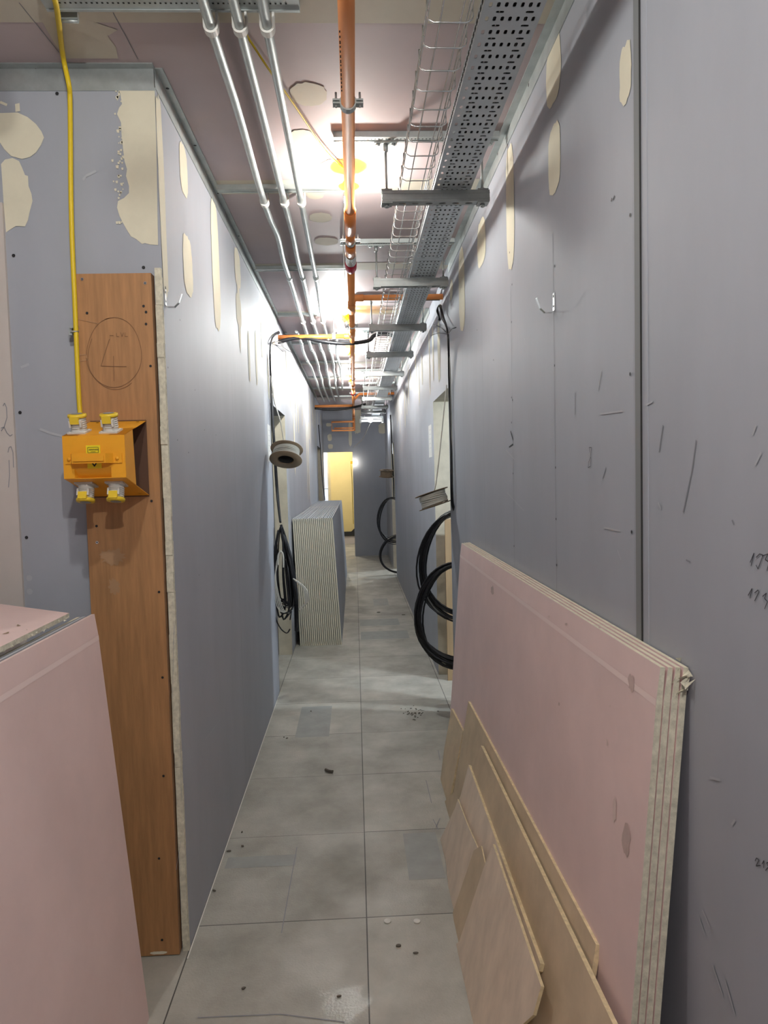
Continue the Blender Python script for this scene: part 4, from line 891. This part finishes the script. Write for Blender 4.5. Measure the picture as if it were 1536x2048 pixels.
# left door: tied bundle
kL = PX(541, 686, XL+.02)
lbn = thing('hanging_cables', 'dark cable bundle tied up and hanging at the left door edge', 'cable', kL)
for k in range(5):
    j = lambda s_: Vector((abs(random.uniform(0,s_)), random.uniform(-s_,s_), random.uniform(-s_,s_)))
    part(MB().tube(smooth_path([PX(557,664,XL+.01)+j(.01), kL+j(.004), PX(541+k*.6,780,XL+.012)+j(.006), PX(545+k*.7,880,XL+.012)+j(.006), PX(552+k*.8,985,XL+.015)+j(.006), PY(560+k*.4,1045,5.0)], 5), .0055, 6), 'drop_cable', M_black, lbn)
rnd = random.Random(4)
def loop(pts, y, r, n, m, dy=.0):
    part(MB().tube(smooth_path([PY(a, b, y+rnd.uniform(-dy, dy)) for a, b in pts], 4), r, 6), n, m, lbn)
for k in range(15):
    xl, xr_, zb_ = rnd.uniform(546,556), rnd.uniform(568,588), rnd.uniform(1195,1245)
    wt = k in (4, 9)
    loop(((562,1052),((562+xl)/2-2,1085),(xl,1150),(xl+6,1200),((xl+xr_)/2,zb_),(xr_,1210),(xr_-4,1150),(566,1085),(562,1052)), 4.97, .0068 if not wt else .0045, 'white_loop' if wt else 'black_loop', M_wcable if wt else M_black, .03)
for k in range(7):
    loop(((562,1050),(570+k*.6,1085),(579+k,1130),(587+k,1180),(591+k*.6,1215),(592+k*.5,1262)), 4.97, .0105, 'black_tail', M_black, .02)
loop(((556,1060),(548,1110),(546,1180),(550,1230),(560,1255),(573,1266),(580,1258)), 4.94, .005, 'black_loop', M_black)
for k in range(4):
    loop(((562,1103),(556-k,1125),(549+k,1160),(551+k*3,1200),(560+k*3,1222),(580,1226)), 4.93, .0036, 'white_loop', M_wcable)
    loop(((586,1157),(600,1166+k),(612-k*1.5,1178),(617-k*2,1195),(612-k,1208),(598,1220)), 4.92, .0048, 'white_loop', M_wcable)
loop(((556,1130),(556,1112),(561,1103),(566,1110),(567,1135)), 4.92, .006, 'white_wrap', M_wcable)
for e in ((562,683),(567,686),(566,703),(585,706)): part(MB().tube([kL, (kL+PX(*e, XL+.05))/2+Vector((0,0,.01)), PX(*e, XL+.05)], .0028, 5), 'cable_tie', M_black, lbn)
for e in ((566,1228),(572,1236),(580,1240)): part(MB().tube([PY(583,1222,4.92), PY(*e, 4.9)], .005, 5), 'cable_tie', M_black, lbn)
cord('thin_cable', 'thin dark cables hanging at the far left doorway above the far stack', [PX(637,850,XL+.04), PX(641,900,XL+.04), PY(645,960,11.0), PY(650,1000,11.0)], .008, M_black)

# papers on the walls
def paper(xw, y0, y1, z0, z1, s_, label):
    p = MB(); p.box(min(xw,xw+s_*.0015), max(xw,xw+s_*.0015), y0, y1, z0, z1, 0)
    for k in range(5):
        z = z1-(z1-z0)*(.15+.14*k); p.ribbon([(xw+s_*.002, y0+(y1-y0)*.18, z), (xw+s_*.002, y1-(y1-y0)*.25, z)], (1,0,0), .006, 1)
    return tag(p.build('paper_notice', [M_paper, M_ink], loc=(xw, (y0+y1)/2, z0)), label, 'paper', 'paper notices by the doors')
paper(XR, 5.42, 5.63, 1.72, 1.98, -1, 'white paper notice on the right wall beyond the door'); paper(XL, 4.80, 4.98, 1.70, 1.96, 1, 'white paper notice on the left wall behind the cable reel')

# plywood leaning inside the right doorway
pw = MB(); pw.box(.672, .98, 5.12, 5.138, 0, 1.24, 0, {'-x': 1}); tag(pw.build('plywood_offcut', [M_ply2, M_plyedge], loc=(.8,5.13,0)), 'pale plywood sheet standing inside the right doorway', 'plywood board')

# ------------------------------------------------------------------ things on the floor
def chip(px, py, sx, sy_, h, label, name='debris_chip', m=M_chip, ang=0.0, cat='debris', group='bits of debris on the floor', ph=False):
    c = PZ(px, py, 0); b = MB(); n = 9
    pts = [Vector((sx*math.cos(2*math.pi*k/n)*random.uniform(.75,1.1), sy_*math.sin(2*math.pi*k/n)*random.uniform(.75,1.1), 0)) for k in range(n)]
    R_ = Matrix.Rotation(ang, 3, 'Z'); b.prism([R_ @ p + Vector((c.x,c.y,.0008)) for p in pts], (0,0,h)); return tag(b.build(name, m, loc=(c.x,c.y,0)), label, cat, group)
cut = MB(); a = PZ(651,1539,.009); b2 = PZ(666,1543,.009); cut.tube(smooth_path([a, (a+b2)/2+Vector((0,-.006,0)), b2], 4), .0075, 8)
tag(cut.build('cable_offcut', M_chip, loc=a), 'short dark cable offcut lying in the middle of the floor', 'cable offcut')
for px, lb_ in ((775, 'left of two white plaster discs on the floor'), (834, 'right of two white plaster discs on the floor')):
    c = PZ(px, 1843, 0); tag(MB().lathe([(0,.0005),(.0125,.0005),(.0125,.003),(.011,.004),(0,.004)], (c.x,c.y,0), n=18).build('plaster_disc', M_whitechip, loc=(c.x,c.y,0)), lb_, 'disc', 'white discs on the floor')
chip(797, 1893, .009, .006, .005, 'small grey chip below the two white discs')
chip(831, 1907, .010, .004, .003, 'thin curled shaving below the right white disc')
for px, py, lb_ in ((484,1665,'rounded crumb near the left wall, upper of the two'), (485,1693,'crumb near the left wall, lower of the two'), (458,1703,'splinter at the foot of the left wall'), (428,1782,'curled shaving by the left wall bottom edge'), (487,1978,'small crumb on the nearest floor panel at the left'), (678,1994,'crumb in the shiny worn floor spot'), (568,1475,'dark crumb left of the dark floor patch'), (574,1477,'second dark crumb left of the dark floor patch'), (622,1423,'tiny crumb in the dark floor patch')):
    chip(px, py, random.uniform(.006,.011), random.uniform(.003,.006), .004, lb_, ang=random.uniform(0,3))
for px, py, lb_ in ((757,1225,'dark chip on the far floor right of the grey stack'), (807,1230,'small chip at the far floor near the right wall'), (652,1289,'dark chip by the corner of the grey stack')):
    chip(px, py, .02, .012, .006, lb_)
db = MB()
for k in range(40):
    c = PZ(random.gauss(832,12), random.gauss(1424,7), .001); s_ = random.uniform(.002,.007); db.box(c.x-s_,c.x+s_,c.y-s_*.6,c.y+s_*.6,.0005,.003)
o = tag(db.build('floor_crumbs', M_chip, loc=PZ(832,1424,0)), 'scattered dark crumbs on the lit floor patch near the right', 'debris'); o['kind'] = 'stuff'
